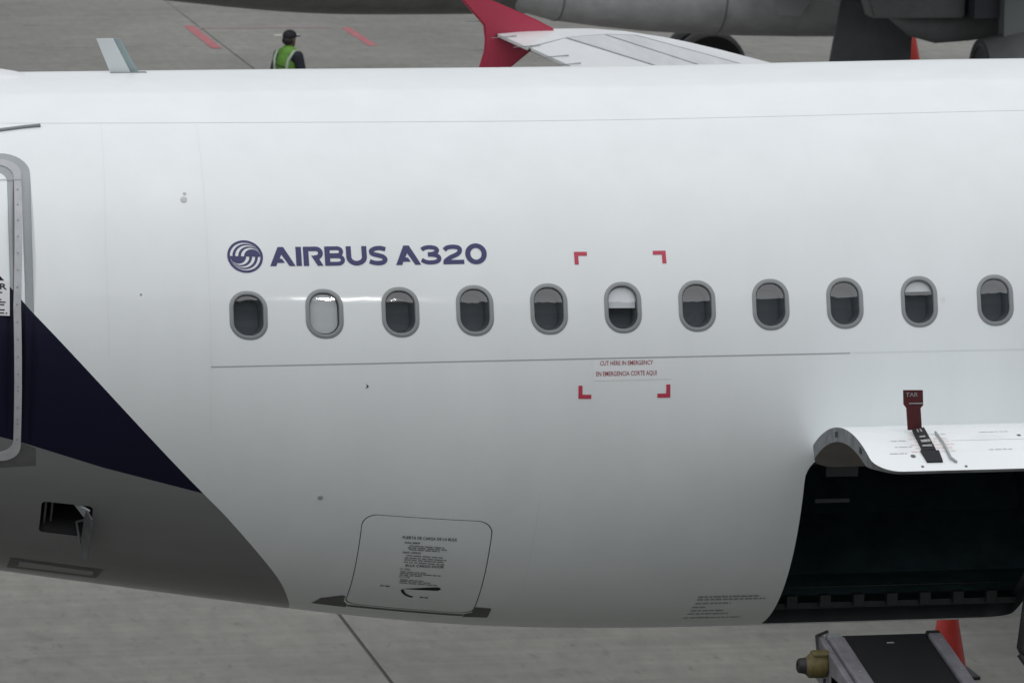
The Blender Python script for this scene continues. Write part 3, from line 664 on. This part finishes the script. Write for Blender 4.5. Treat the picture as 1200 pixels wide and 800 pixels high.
tipc = [(7.19, 17.16), (7.36, 16.44), (7.86, 16.86), (8.28, 17.03), (8.62, 17.01), (L3_(YB)+G, YB)]+[(LE(y)-.01, y) for y in (5.0, 9, 13, 15, 15.6, 16.2, 16.6, 16.9)]+[(8.55, 17.22), (8.2, 17.36), (7.8, 17.33)]
wpanel('tip_skin', tipc, M_wing)
# underside skin so the wing is not black below
vs2 = [(x, y, z-.004) for (x, y, z) in vs]; mesh('lower_skin', vs2, [tuple(i*n+k+q for q in ()) or (i*n+k, i*n+k+1, (i+1)*n+k+1, (i+1)*n+k) for i in range(len(ys)-1) for k in range(K, 2*K-1)], M_wing, wing, True)
fz = [(6.52, 5.02), (6.817, 4.664), (7.007, 4.45), (7.052, 4.396), (7.070, 4.25), (7.062, 4.13), (7.011, 3.962), (6.96, 3.78), (7.10, 3.72), (7.344, 3.958), (7.563, 4.133), (7.80, 4.33), (7.786, 4.362), (7.605, 4.457), (7.131, 4.661), (6.68, 5.04)]
bm = prism([(x, 17.22, z) for x, z in fz], (0, .06, 0)); bmesh.ops.bevel(bm, geom=[e for e in bm.edges if abs(e.verts[0].co.y-e.verts[1].co.y) < 1e-4], offset=.018, segments=2, affect='EDGES', clamp_overlap=True)
fence = bobj('wing_fence', bm, M_fence, wing, angle=40)
def wick(p, q, par):
    bm = bmesh.new(); p, q = Vector(p), Vector(q); tube(bm, [p, p.lerp(q, .3), q], [.007, .005, .003], 6); return bobj('static_wick', bm, M_gun, par)
wick((7.03, 17.25, 4.44), (6.86, 17.25, 4.44), fence); wick((7.06, 17.25, 4.14), (6.88, 17.25, 4.14), fence)
for (y, dx) in ((16.95, .10), (16.45, .12), (15.9, .16), (15.5, .1)):
    wick((TE(y)+dx, y, wz(y)+.02), (TE(y)-.16, y, wz(y)+.0), wing)
# far-side wing's twin is out of view; the undercarriage carries the airliner
def gear(root, x, y, z1, r, half, name='main_gear', wy=.42):
    bm = bmesh.new(); tube(bm, [(x, y, z1), (x, y, r+.3)], .12, 12); tube(bm, [(x, y, r+.5), (x, y, r)], .09, 12); tube(bm, [(x, y-wy, r), (x, y+wy, r)], .07, 10); tube(bm, [(x, y, r+.6), (x+.5, y, z1)], .06, 8)
    leg = bobj(name, bm, M_nmid, root, angle=40)
    for s in (-1, 1):
        bm = bmesh.new(); lathe(bm, [(-half, r*.55), (-half, r*.86), (-half*.7, r*.97), (0, r), (half*.7, r*.97), (half, r*.86), (half, r*.55), (half*.4, r*.5), (half*.35, 0)], (x, y+s*wy, r), (0, s, 0), 36)
        bobj('wheel', bm, M_tyre, leg, angle=40)
    return leg
gear(plane, 12.65, -3.8, 2.6, .58, .21); gear(plane, 12.65, 3.8, 2.9, .58, .21); gear(plane, 25.3, 0, 2.0, .38, .11, 'nose_gear', .25)

# ================================================================== PARKED AIRLINER BEYOND
nb = empty('parked_airliner', (0, 44, 0), label='grey-bellied airliner parked on the far side with only its belly, wheel and engine in view', cat='airplane')
def nsec(X):
    zb = 1.82+.06*math.log1p(math.exp(min((9.2-X)/.5, 40))); s = 1.0
    if X > 25: s = math.sqrt(max(1-((X-25)/6.0)**2, 1e-3))
    w = 1.975-.012*max(0, 8-X)**2; zt = 5.96-.03*max(0, 6-X); 
    if X < 3: s = math.sqrt(max(1-((3-X)/1.2)**2, 1e-3))
    return w*s, (zt+zb)/2-.4*(1-s)*(X > 20), (zt-zb)/2*s
vs, fs = [], []; xs = list(np.linspace(1.82, 3.2, 8))+list(np.linspace(3.6, 25, 50))+list(np.linspace(25.4, 30.98, 16)); n = 56
for X in xs:
    w, c, h = nsec(X)
    for k in range(n): vs.append((X, -w*math.cos(2*PI*k/n), c+h*math.sin(2*PI*k/n)))
for i in range(len(xs)-1):
    for k in range(n): fs.append((i*n+k, i*n+(k+1) % n, (i+1)*n+(k+1) % n, (i+1)*n+k))
fs += [list(range(n)), [(len(xs)-1)*n+k for k in range(n)]]
nf = mesh('fuselage', vs, [f[::-1] for f in fs], M_nbelly, nb, True); nf.data.set_sharp_from_angle(angle=math.radians(50))
# belly fairing
vs, fs = [], []; fx = [12.1, 12.4, 12.9, 13.6, 14.3, 15.0, 15.8, 16.6, 17.5, 19, 20.5, 21.5, 22.2]; fb = [2.05, 1.9, 1.76, 1.665, 1.59, 1.545, 1.51, 1.49, 1.48, 1.48, 1.5, 1.62, 1.9]; fwid = [1.0, 1.35, 1.6, 1.78, 1.88, 1.96, 2.02, 2.05, 2.06, 2.06, 2.02, 1.7, 1.0]
n = 28
for X, zb0, wd in zip(fx, fb, fwid):
    for k in range(n+1):
        t = PI*k/n; cx_, sx_ = math.cos(t), math.sin(t)
        vs.append((X, -wd*math.copysign(abs(cx_)**.55, cx_), 3.0-(3.0-zb0)*abs(sx_)**.6))
for i in range(len(fx)-1):
    for k in range(n): a = i*(n+1)+k; fs.append((a, a+1, a+n+2, a+n+1))
fr = mesh('belly_fairing', vs, fs, M_ngrey, nb, True)
for X in (12.95, 15.35):
    pts = []
    i = max(j for j in range(len(fx)) if fx[j] <= X); f = (X-fx[i])/(fx[i+1]-fx[i])
    row = [Vector(vs[i*(n+1)+k]).lerp(Vector(vs[(i+1)*(n+1)+k]), f) for k in range(2, 15)]
    bm = bmesh.new(); tube(bm, [p+Vector((0, -.002, -.002)) for p in row], .012, 5); bobj('fairing_seam', bm, M_nmid, fr)
bm = prism([(16.02, -2.03, 2.2), (16.1, -2.055, 1.96), (16.42, -2.07, 1.94), (16.62, -2.05, 2.2)], (0, -.02, 0)); bobj('access_hatch', bm, mat('pale_hatch', (.42, .43, .45), .5), fr)
lg = gear(nb, 16.85, -3.8, 2.6, .58, .21); gear(nb, 16.3, 3.85, 2.9, .59, .21); gear(nb, 24.5, 0, 2.0, .38, .11, 'nose_gear', .25)
bm = prism([(16.33, -4.05, 1.0), (16.41, -4.05, 1.5), (16.57, -4.05, 2.4), (16.6, -4.0, 2.75), (17.1, -4.0, 2.75), (17.2, -4.05, 2.2), (17.64, -4.05, 1.85), (17.62, -4.05, 1.4), (17.5, -4.05, 1.0)], (0, .06, 0)); bobj('gear_door', bm, M_ndark, nb)
# starboard wing, flap, fairing, engine
bm = bmesh.new(); P = [(15.4, -1.8), (21.8, -1.8), (14.9, -16.5), (12.9, -16.9), (11.0, -17.1), (15.0, -6.4)]
prof = [(x, y, 2.85+(-y)*.089+.03) for x, y in P]
a = [bm.verts.new(p) for p in prof]; b = [bm.verts.new((x, y, z-.35+.016*(-y))) for x, y, z in prof]; bm.faces.new(a); bm.faces.new(b[::-1])
for i in range(len(P)): bm.faces.new((a[i], b[i], b[(i+1) % len(P)], a[(i+1) % len(P)]))
bmesh.ops.recalc_face_normals(bm, faces=bm.faces); bobj('wing', bm, M_nmid, nb)
bm = prism([(16.55, -4.85, 2.75), (16.72, -4.85, 2.215), (18.08, -4.85, 2.205), (18.1, -4.85, 2.75)], (0, -.5, .02)); bmesh.ops.bevel(bm, geom=bm.edges[:], offset=.03, segments=2, affect='EDGES'); bobj('flap', bm, M_nmid, nb, angle=40)
bm = prism([(18.13, -4.8, 2.8), (18.13, -4.8, 2.25), (20.4, -4.8, 2.30), (20.4, -4.8, 2.8)], (0, -.9, .0)); bobj('wing_root_panel', bm, mat('bluish_grey', (.055, .062, .08), .5), nb)
vs, fs = [], []; cs = [(17.1, 2.2, .05, .04), (17.4, 2.08, .2, .13), (17.8, 2.02, .26, .17), (18.3, 2.06, .27, .19), (19.2, 2.15, .26, .2), (20.0, 2.3, .2, .18)]; n = 16
for X, zc, hh, ww in cs:
    for k in range(n): vs.append((X, -4.75+ww*math.cos(2*PI*k/n), zc+.0+hh*.85*math.sin(2*PI*k/n)))
for i in range(len(cs)-1):
    for k in range(n): fs.append((i*n+k, i*n+(k+1) % n, (i+1)*n+(k+1) % n, (i+1)*n+k))
fs += [list(range(n))[::-1]]
mesh('flap_track_fairing', vs, [f[::-1] for f in fs], M_nmid, nb, True)
bm = bmesh.new(); lathe(bm, [(0.0, .56), (0, .66), (.25, .72), (1.0, .88), (2.2, 1.0), (3.4, 1.02), (4.0, .93), (4.15, .82), (4.0, .74), (2.8, .7), (2.8, 0)], (18.2, -5.8, 1.30), (1, 0, 0), 40)
en = bobj('engine', bm, M_nmid, nb, angle=35)
bm = bmesh.new(); lathe(bm, [(.02, .60), (.02, .35), (-.35, .28), (-.6, .05), (-.62, 0)], (18.2, -5.8, 1.30), (1, 0, 0), 32); bobj('exhaust_core', bm, M_ndark, en, angle=35)
bm = bmesh.new(); lathe(bm, [(-.01, .66), (-.01, .60), (.2, .58), (.2, .665)], (18.2, -5.8, 1.30), (1, 0, 0), 40); bobj('exhaust_lip', bm, M_ndark, en, angle=35)
bm = prism([(18.5, -5.95, 1.95), (18.5, -5.95, 2.6), (21.5, -5.95, 2.9), (21.8, -5.95, 2.1)], (0, .3, 0)); bobj('pylon', bm, mat('pylon_grey', (.21, .23, .235), .5), en)

# ================================================================== CONES
def cone(x, y, hgt, rb, label):
    t = empty('traffic_cone', (x, y, 0), label=label, cat='traffic cone', group='red traffic cones on the apron')
    bm = bmesh.new(); lathe(bm, [(.03, rb), (.05, rb*.97), (hgt*.5, rb*.58), (hgt-.01, rb*.2), (hgt, rb*.16), (hgt, .0)], (0, 0, 0), (0, 0, 1), 28); bobj('cone_body', bm, M_cone, t, angle=35)
    bm = bmesh.new(); box(bm, (-rb*1.35, -rb*1.35, .003), (rb*1.35, rb*1.35, .032), .01); bobj('cone_base', bm, M_dark, t)
    return t
cone(8.97, 5.6, .86, .175, 'red traffic cone standing under the airliner beside the black conveyor belt')
cone(20.40, 50.3, .76, .19, 'red traffic cone standing far off behind the dark wheel door of the parked airliner')

# ================================================================== BELT LOADER
bl = empty('belt_loader', (6.32, -2.35, 0), label='grey belt loader with a black conveyor belt sloping down from the open cargo door', cat='belt loader')
SL = math.radians(9.2); LEN = 7.6; Z0 = 2.10
def bp(x, d, h): return Vector((x, -d*math.cos(SL)-h*math.sin(SL)*0, Z0-d*math.sin(SL)+h))
MB = Matrix.Translation((0, 0, Z0)) @ Matrix.Rotation(SL, 4, 'X')
bm = bmesh.new(); pr_ = []
for k in range(9): t = PI/2*k/4; pr_.append((-.07-math.sin(t)*.0+.07*(1-math.cos(0))-.0, 0))
outl = [(-LEN, .02)]+[(-.06+.06*math.sin(PI*k/8), -.04+.06*math.cos(PI*k/8)) for k in range(9)]+[(-LEN, -.10)]
a = [bm.verts.new((-.295, y, z)) for y, z in outl]; b = [bm.verts.new((.295, y, z)) for y, z in outl]; bm.faces.new(a); bm.faces.new(b[::-1])
for i in range(len(outl)): bm.faces.new((a[i], b[i], b[(i+1) % len(outl)], a[(i+1) % len(outl)]))
bmesh.ops.recalc_face_normals(bm, faces=bm.faces)
for v in bm.verts: v.co = MB @ v.co
belt = bobj('belt', bm, M_belt, bl, angle=35)
for k, (x, y, r) in enumerate(((-.02, -.22, .35), (.12, -1.6, .1))):
    bm = bmesh.new(); box(bm, (x, y, .021), (x+.05, y+.02, .023), 0, MB); bobj('scuff', bm, M_band, belt)
for s in (-1, 1):
    bm = bmesh.new()
    if s < 0: box(bm, (-.42, -LEN, -.20), (-.305, -.02-.10, .045), .012, MB); box(bm, (-.475, -LEN, -.30), (-.425, -.02, .02), .012, MB)
    else: box(bm, (.305, -LEN, -.2), (.40, -.10, .045), .012, MB)
    rl = bobj('side_rail', bm, M_rail, bl)
    for k in range(7):
        bm = bmesh.new(); lathe(bm, [(0, .014), (.008, .012), (.01, 0)], MB @ Vector((s*.36, -.25-.55*k, .045)), (0, 0, 1), 8); bobj('bolt', bm, M_gun, rl)
    bm = bmesh.new(); box(bm, (s*.36-.055, -.115, -.12), (s*.36+.055, 0.0, .03), .02, MB); bobj('end_cap', bm, M_dark if s > 0 else M_gun, rl)
    if s < 0:
        for dy in (-.07, -.17): 
            bm = bmesh.new(); lathe(bm, [(0, .015), (.012, .012), (.012, 0)], MB @ Vector((-.475, dy, -.06)), (-1, 0, 0), 8); bobj('bolt', bm, M_dark, rl)
bm = bmesh.new(); lathe(bm, [(-.36, .04), (.36, .04)], MB @ Vector((0, -.06, -.05)), (1, 0, 0), 16); bobj('head_roller', bm, M_gun, bl, angle=35)
# yellow drive motor on the left rail
mo = MB @ Vector((-.50, -.33, -.09))
bm = bmesh.new(); lathe(bm, [(-.02, .03), (-.02, .075), (.0, .085), (.10, .085), (.12, .065), (.13, .06)], mo, (-1, 0, .05), 18); mot = bobj('drive_motor', bm, M_yel, bl, angle=35)
bm = bmesh.new(); lathe(bm, [(.13, .058), (.175, .052), (.185, .04), (.185, .024), (.15, .022), (.15, 0)], mo, (-1, 0, .05), 16); bobj('motor_shaft', bm, M_dark, mot, angle=35)
bm = bmesh.new(); box(bm, (mo.x-.09, mo.y-.05, mo.z+.06), (mo.x+.05, mo.y+.05, mo.z+.11), .02); bobj('motor_lug', bm, M_yel, mot)
bm = bmesh.new(); box(bm, (-.475, mo.y-.34, mo.z-.20), (-.33, mo.y-.12, mo.z-.03), .015); bobj('gearbox', bm, M_yel, mot)
bm = bmesh.new(); tube(bm, [mo+Vector((.0, -.05, -.08)), mo+Vector((-.02, -.10, -.17)), mo+Vector((.0, -.12, -.24)), mo+Vector((.05, -.14, -.25)), mo+Vector((.09, -.18, -.18))], .010, 8); bobj('hose', bm, M_dark, mot, True)
bm = bmesh.new(); tube(bm, [MB @ Vector((-.49, -.36, -.07)), MB @ Vector((-.515, -.20, .0)), MB @ Vector((-.49, -.06, .03)), MB @ Vector((-.40, -.02, .045))], .011, 8); bobj('cable', bm, M_dark, bl, True)
# guard rail with rubber sleeve on the right
bm = bmesh.new(); tube(bm, [(0.985, -.25, 2.42), (0.960, -.25, 2.2), (0.940, -.25, 2.03), (0.955, -.25, 2.005), (0.985, -.25, 1.99)], .032, 12); hr = bobj('guard_rail', bm, M_dark, bl, True)
bm = bmesh.new(); lathe(bm, [(-.02, .02), (.02, .02), (.02, 0)], (0.985, -.25, 1.99), (.6, 0, -.4), 10); bobj('rail_joint', bm, M_metal, hr)
bm = bmesh.new(); tube(bm, [(.93, -.25, 1.985), (1.0, -.3, 1.88), (1.0, -.6, 1.5), (.6, -.9, 1.2)], .022, 8); bobj('rail_bracket', bm, M_dark, hr)
bm = bmesh.new(); tube(bm, [(.60, -.95, 1.92), (.66, -.98, 1.89), (.74, -1.0, 1.85), (.6, -1.3, 1.7), (.42, -1.3, 1.7)], .028, 8); bobj('step_rail', bm, M_dark, bl, True)
# chassis below the frame
bm = bmesh.new(); box(bm, (-.75, -7.0, .42), (.75, -1.9, .85), .05); box(bm, (-.7, -6.4, .85), (-.42, -5.2, 1.15), .03); ch = bobj('chassis', bm, M_yel, bl)
for (x, y) in ((-.65, -2.8), (.65, -2.8), (-.65, -6.1), (.65, -6.1)):
    bm = bmesh.new(); lathe(bm, [(-.1, .2), (-.1, .34), (-.07, .38), (.07, .38), (.1, .34), (.1, .2), (.05, .18), (.05, 0)], (x, y, .38), (math.copysign(1, x), 0, 0), 24); bobj('wheel', bm, M_tyre, bl, angle=35)
bm = bmesh.new(); tube(bm, [(-.35, -2.4, .8), (-.35, -3.9, 1.38)], .05, 8); tube(bm, [(.35, -2.4, .8), (.35, -3.9, 1.38)], .05, 8); tube(bm, [(0, -6.6, .8), (0, -7.2, .86)], .06, 8); bobj('lift_frame', bm, M_rail, bl)

# ================================================================== PERSON on the far apron
pe = empty('person', (8.71, 42.04, 0), math.radians(38), label='person in a black cap and green safety vest walking on the far apron', cat='person')
def skinned(name, J, E_, m):
    """one continuous surface round a skeleton: tapered limbs and joints fused by a voxel remesh"""
    bm = bmesh.new()
    for p, r in J:
        g0 = bmesh.ops.create_uvsphere(bm, u_segments=18, v_segments=12, radius=r)
        for v in g0['verts']: v.co += Vector(p)
    for i, j in E_:
        p, q = Vector(J[i][0]), Vector(J[j][0]); tube(bm, [p, p.lerp(q, .5), q], [J[i][1], (J[i][1]+J[j][1])/2*1.02, J[j][1]], 18)
    me = bpy.data.meshes.new(name); bm.to_mesh(me); bm.free(); o = bpy.data.objects.new(name, me); COL.objects.link(o)
    rm = o.modifiers.new('r', 'REMESH'); rm.mode = 'VOXEL'; rm.voxel_size = .014; rm.use_smooth_shade = True
    sm = o.modifiers.new('s', 'SMOOTH'); sm.factor = .5; sm.iterations = 4
    bpy.context.view_layer.update(); dg = bpy.context.evaluated_depsgraph_get(); m2 = bpy.data.meshes.new_from_object(o.evaluated_get(dg))
    bpy.data.objects.remove(o); m2.name = name; return link(name, m2, m, pe, True)
# facing +x; y to the person's left
def bodyJ(g): return [((0, 0, .93), .135+g), ((.0, 0, 1.15), .13+g), ((.01, 0, 1.36), .145+g), ((-.005, 0, 1.475), .075+g)]
J = bodyJ(0)+[((.02, 0, 1.54), .055), ((.035, 0, 1.60), .078), ((.03, 0, 1.68), .088), ((.02, 0, 1.73), .07),
     ((0, .185, 1.42), .062), ((-.04, .25, 1.15), .045), ((.05, .26, .90), .033), ((.08, .25, .80), .03), ((0, -.185, 1.42), .062), ((.03, -.25, 1.15), .045), ((.10, -.24, .92), .033), ((.13, -.23, .82), .03),
     ((0, .09, .86), .095), ((.10, .10, .50), .065), ((.02, .10, .10), .045), ((.16, .10, .035), .035), ((0, -.09, .86), .095), ((-.02, -.10, .50), .065), ((-.16, -.10, .12), .045), ((-.02, -.10, .035), .035)]
E0 = [(0, 1), (1, 2), (2, 3), (3, 4), (4, 5), (5, 6), (6, 7), (2, 8), (8, 9), (9, 10), (10, 11), (2, 12), (12, 13), (13, 14), (14, 15), (0, 16), (16, 17), (17, 18), (18, 19), (0, 20), (20, 21), (21, 22), (22, 23)]
skinned('body', J, E0, M_skin)
g_ = .022
skinned('jacket', [((0, 0, .95), .15), ((0, 0, 1.15), .148), ((.01, 0, 1.36), .16), ((-.005, 0, 1.47), .085), ((0, .19, 1.425), .085), ((-.04, .26, 1.15), .066), ((.05, .27, .91), .052), ((0, -.19, 1.425), .085), ((.03, -.26, 1.15), .066), ((.10, -.25, .93), .052)], [(0, 1), (1, 2), (2, 3), (2, 4), (4, 5), (5, 6), (2, 7), (7, 8), (8, 9)], M_navy)
skinned('trousers', [((0, 0, .93), .148), ((0, 0, 1.10), .145), ((0, .09, .80), .11), ((.10, .10, .50), .085), ((.02, .10, .12), .07), ((0, -.09, .80), .11), ((-.02, -.10, .50), .085), ((-.15, -.10, .15), .07)], [(0, 1), (0, 2), (2, 3), (3, 4), (0, 5), (5, 6), (6, 7)], M_navy)
vest = skinned('vest', [((0, 0, .94), .172), ((0, 0, 1.15), .172), ((.01, 0, 1.33), .185), ((0, 0, 1.45), .135), ((0, .12, 1.44), .09), ((0, -.12, 1.44), .09)], [(0, 1), (1, 2), (2, 3), (3, 4), (3, 5)], M_vest)
def hoop(z, r, rx=1.0, h=.045):
    bm = bmesh.new(); lathe(bm, [(-h/2, r), (h/2, r), (h/2, r-.01), (-h/2, r-.01), (-h/2, r)], (0.003, 0, z), (0, 0, 1), 36); bobj('reflective_band', bm, M_refl, vest, True)
hoop(1.08, .188); hoop(.98, .185)
for s in (-1, 1):
    bm = bmesh.new(); tube(bm, [(-.13, s*.13, 1.05), (-.165, s*.12, 1.25), (-.15, s*.14, 1.38), (-.06, s*.165, 1.50), (.06, s*.16, 1.50), (.15, s*.13, 1.38), (.165, s*.12, 1.2)], .022, 8); bobj('vest_trim', bm, M_refl, vest, True)
bm = bmesh.new(); tube(bm, [(-.188, .09, 1.30), (-.192, 0, 1.285), (-.185, -.09, 1.27)], .008, 6); bobj('vest_print', bm, M_navy, vest, True)
bm = bmesh.new(); bmesh.ops.create_uvsphere(bm, u_segments=20, v_segments=12, radius=1)
for v in bm.verts: v.co = Vector((.025+v.co.x*.118, v.co.y*.098, 1.705+v.co.z*(.10 if v.co.z > 0 else .04)))
cap = bobj('cap', bm, M_cap, pe, True)
bm = prism([(.10, -.075, 1.70), (.18, -.07, 1.695), (.225, -.03, 1.69), (.225, .03, 1.69), (.18, .07, 1.695), (.10, .075, 1.70)], (0, 0, .016)); bobj('cap_peak', bm, M_cap, cap)
bm = bmesh.new(); bmesh.ops.create_uvsphere(bm, u_segments=16, v_segments=10, radius=1)
for v in bm.verts: v.co = Vector((-.015+v.co.x*.085, v.co.y*.088, 1.645+v.co.z*.07))
bobj('hair', bm, M_hair, pe, True)
for s in (-1, 1):
    bm = bmesh.new(); bmesh.ops.create_uvsphere(bm, u_segments=10, v_segments=8, radius=1)
    for v in bm.verts: v.co = Vector((.03+v.co.x*.02, s*.088+v.co.y*.012, 1.63+v.co.z*.032))
    bobj('ear', bm, M_skin, pe, True)
for (x, y, z) in ((.05, .10, .045), (-.13, -.10, .06)):
    bm = bmesh.new(); box(bm, (x-.1, y-.05, 0.0 if z < .05 else .002), (x+.17, y+.05, z+.06), .03); bobj('shoe', bm, M_dark, pe, angle=40)
for k in range(5):
    for s, o_ in ((1, Vector((.085, .25, .79))), (-1, Vector((.135, -.23, .81)))):
        bm = bmesh.new(); d = Vector((.02+.012*(k-2), 0.004*s, 0)); L_ = (.055, .075, .085, .08, .06)[k]
        p0 = o_+Vector((.018*(k-2), 0, 0)) if k else o_+Vector((.03, 0, .03))
        tube(bm, [p0, p0+Vector((.008, 0, -L_*.55)), p0+Vector((.0+.02*(k == 0), -.012*s, -L_))], [.010, .009, .007], 6); bobj('finger', bm, M_skin, pe, True)

# ================================================================== TERMINAL behind the viewpoint (it shades and is mirrored)
te = empty('terminal_building', (0, -46, 0), label='long dark glazed terminal building facing the airliner from behind the viewpoint', cat='building')
bm = bmesh.new(); box(bm, (-90, -18, 0), (90, 0, 8.5)); bobj('wall', bm, M_wall, te)
bm = bmesh.new(); box(bm, (-91, -18.5, 8.502), (91, .9, 8.9), .05); bobj('roof', bm, M_nmid, te)
bm = bmesh.new(); box(bm, (3, -16, 8.902), (27, 1.5, 24.5)); bobj('upper_block', bm, M_wall, te)
gp = None
for zlo, zhi, x0, nn, yy in ((1.0, 3.8, -90, 15, 0), (4.6, 7.6, -90, 15, 0), (10.5, 14.5, 3, 2, 1.5), (16.5, 20.5, 3, 2, 1.5)):
    for k in range(nn):
        if gp is None or gp[0] != zlo:
            bm = bmesh.new(); box(bm, (.15, .003, zlo), (11.85, .12, zhi), .03); o = bobj('window', bm, M_tglass, te); gp = (zlo, o)
        else: o = gp[1].copy(); COL.objects.link(o); o.parent = te
        o.location = (x0+12*k, yy, 0)

# floodlights on the edge of the upper block: lit, they glint in the airliner's paint
ml = bpy.data.materials.new('lit_lamp'); ml.use_nodes = True; b = ml.node_tree.nodes['Principled BSDF']; b.inputs['Emission Color'].default_value = (1, .98, .94, 1); b.inputs['Emission Strength'].default_value = 190
for x, wd in ((11.3, .32), (11.78, .42)):
    bm = bmesh.new(); box(bm, (x-wd/2-.05, 1.3, 24.9), (x+wd/2+.05, 1.62, 25.75), .03); box(bm, (x-.05, 1.2, 24.45), (x+.05, 1.35, 24.95)); hz = bobj('floodlight', bm, M_gun, te)
    bm = bmesh.new(); box(bm, (x-wd/2, 1.622, 25.0), (x+wd/2, 1.64, 25.65)); bobj('lamp', bm, ml, hz)
for o in bpy.data.objects:
    if o.parent and any(k in o.name for k in ('small_print', 'warning_print', 'belly_lettering', 'door_lettering')): o['kind'] = 'stuff'
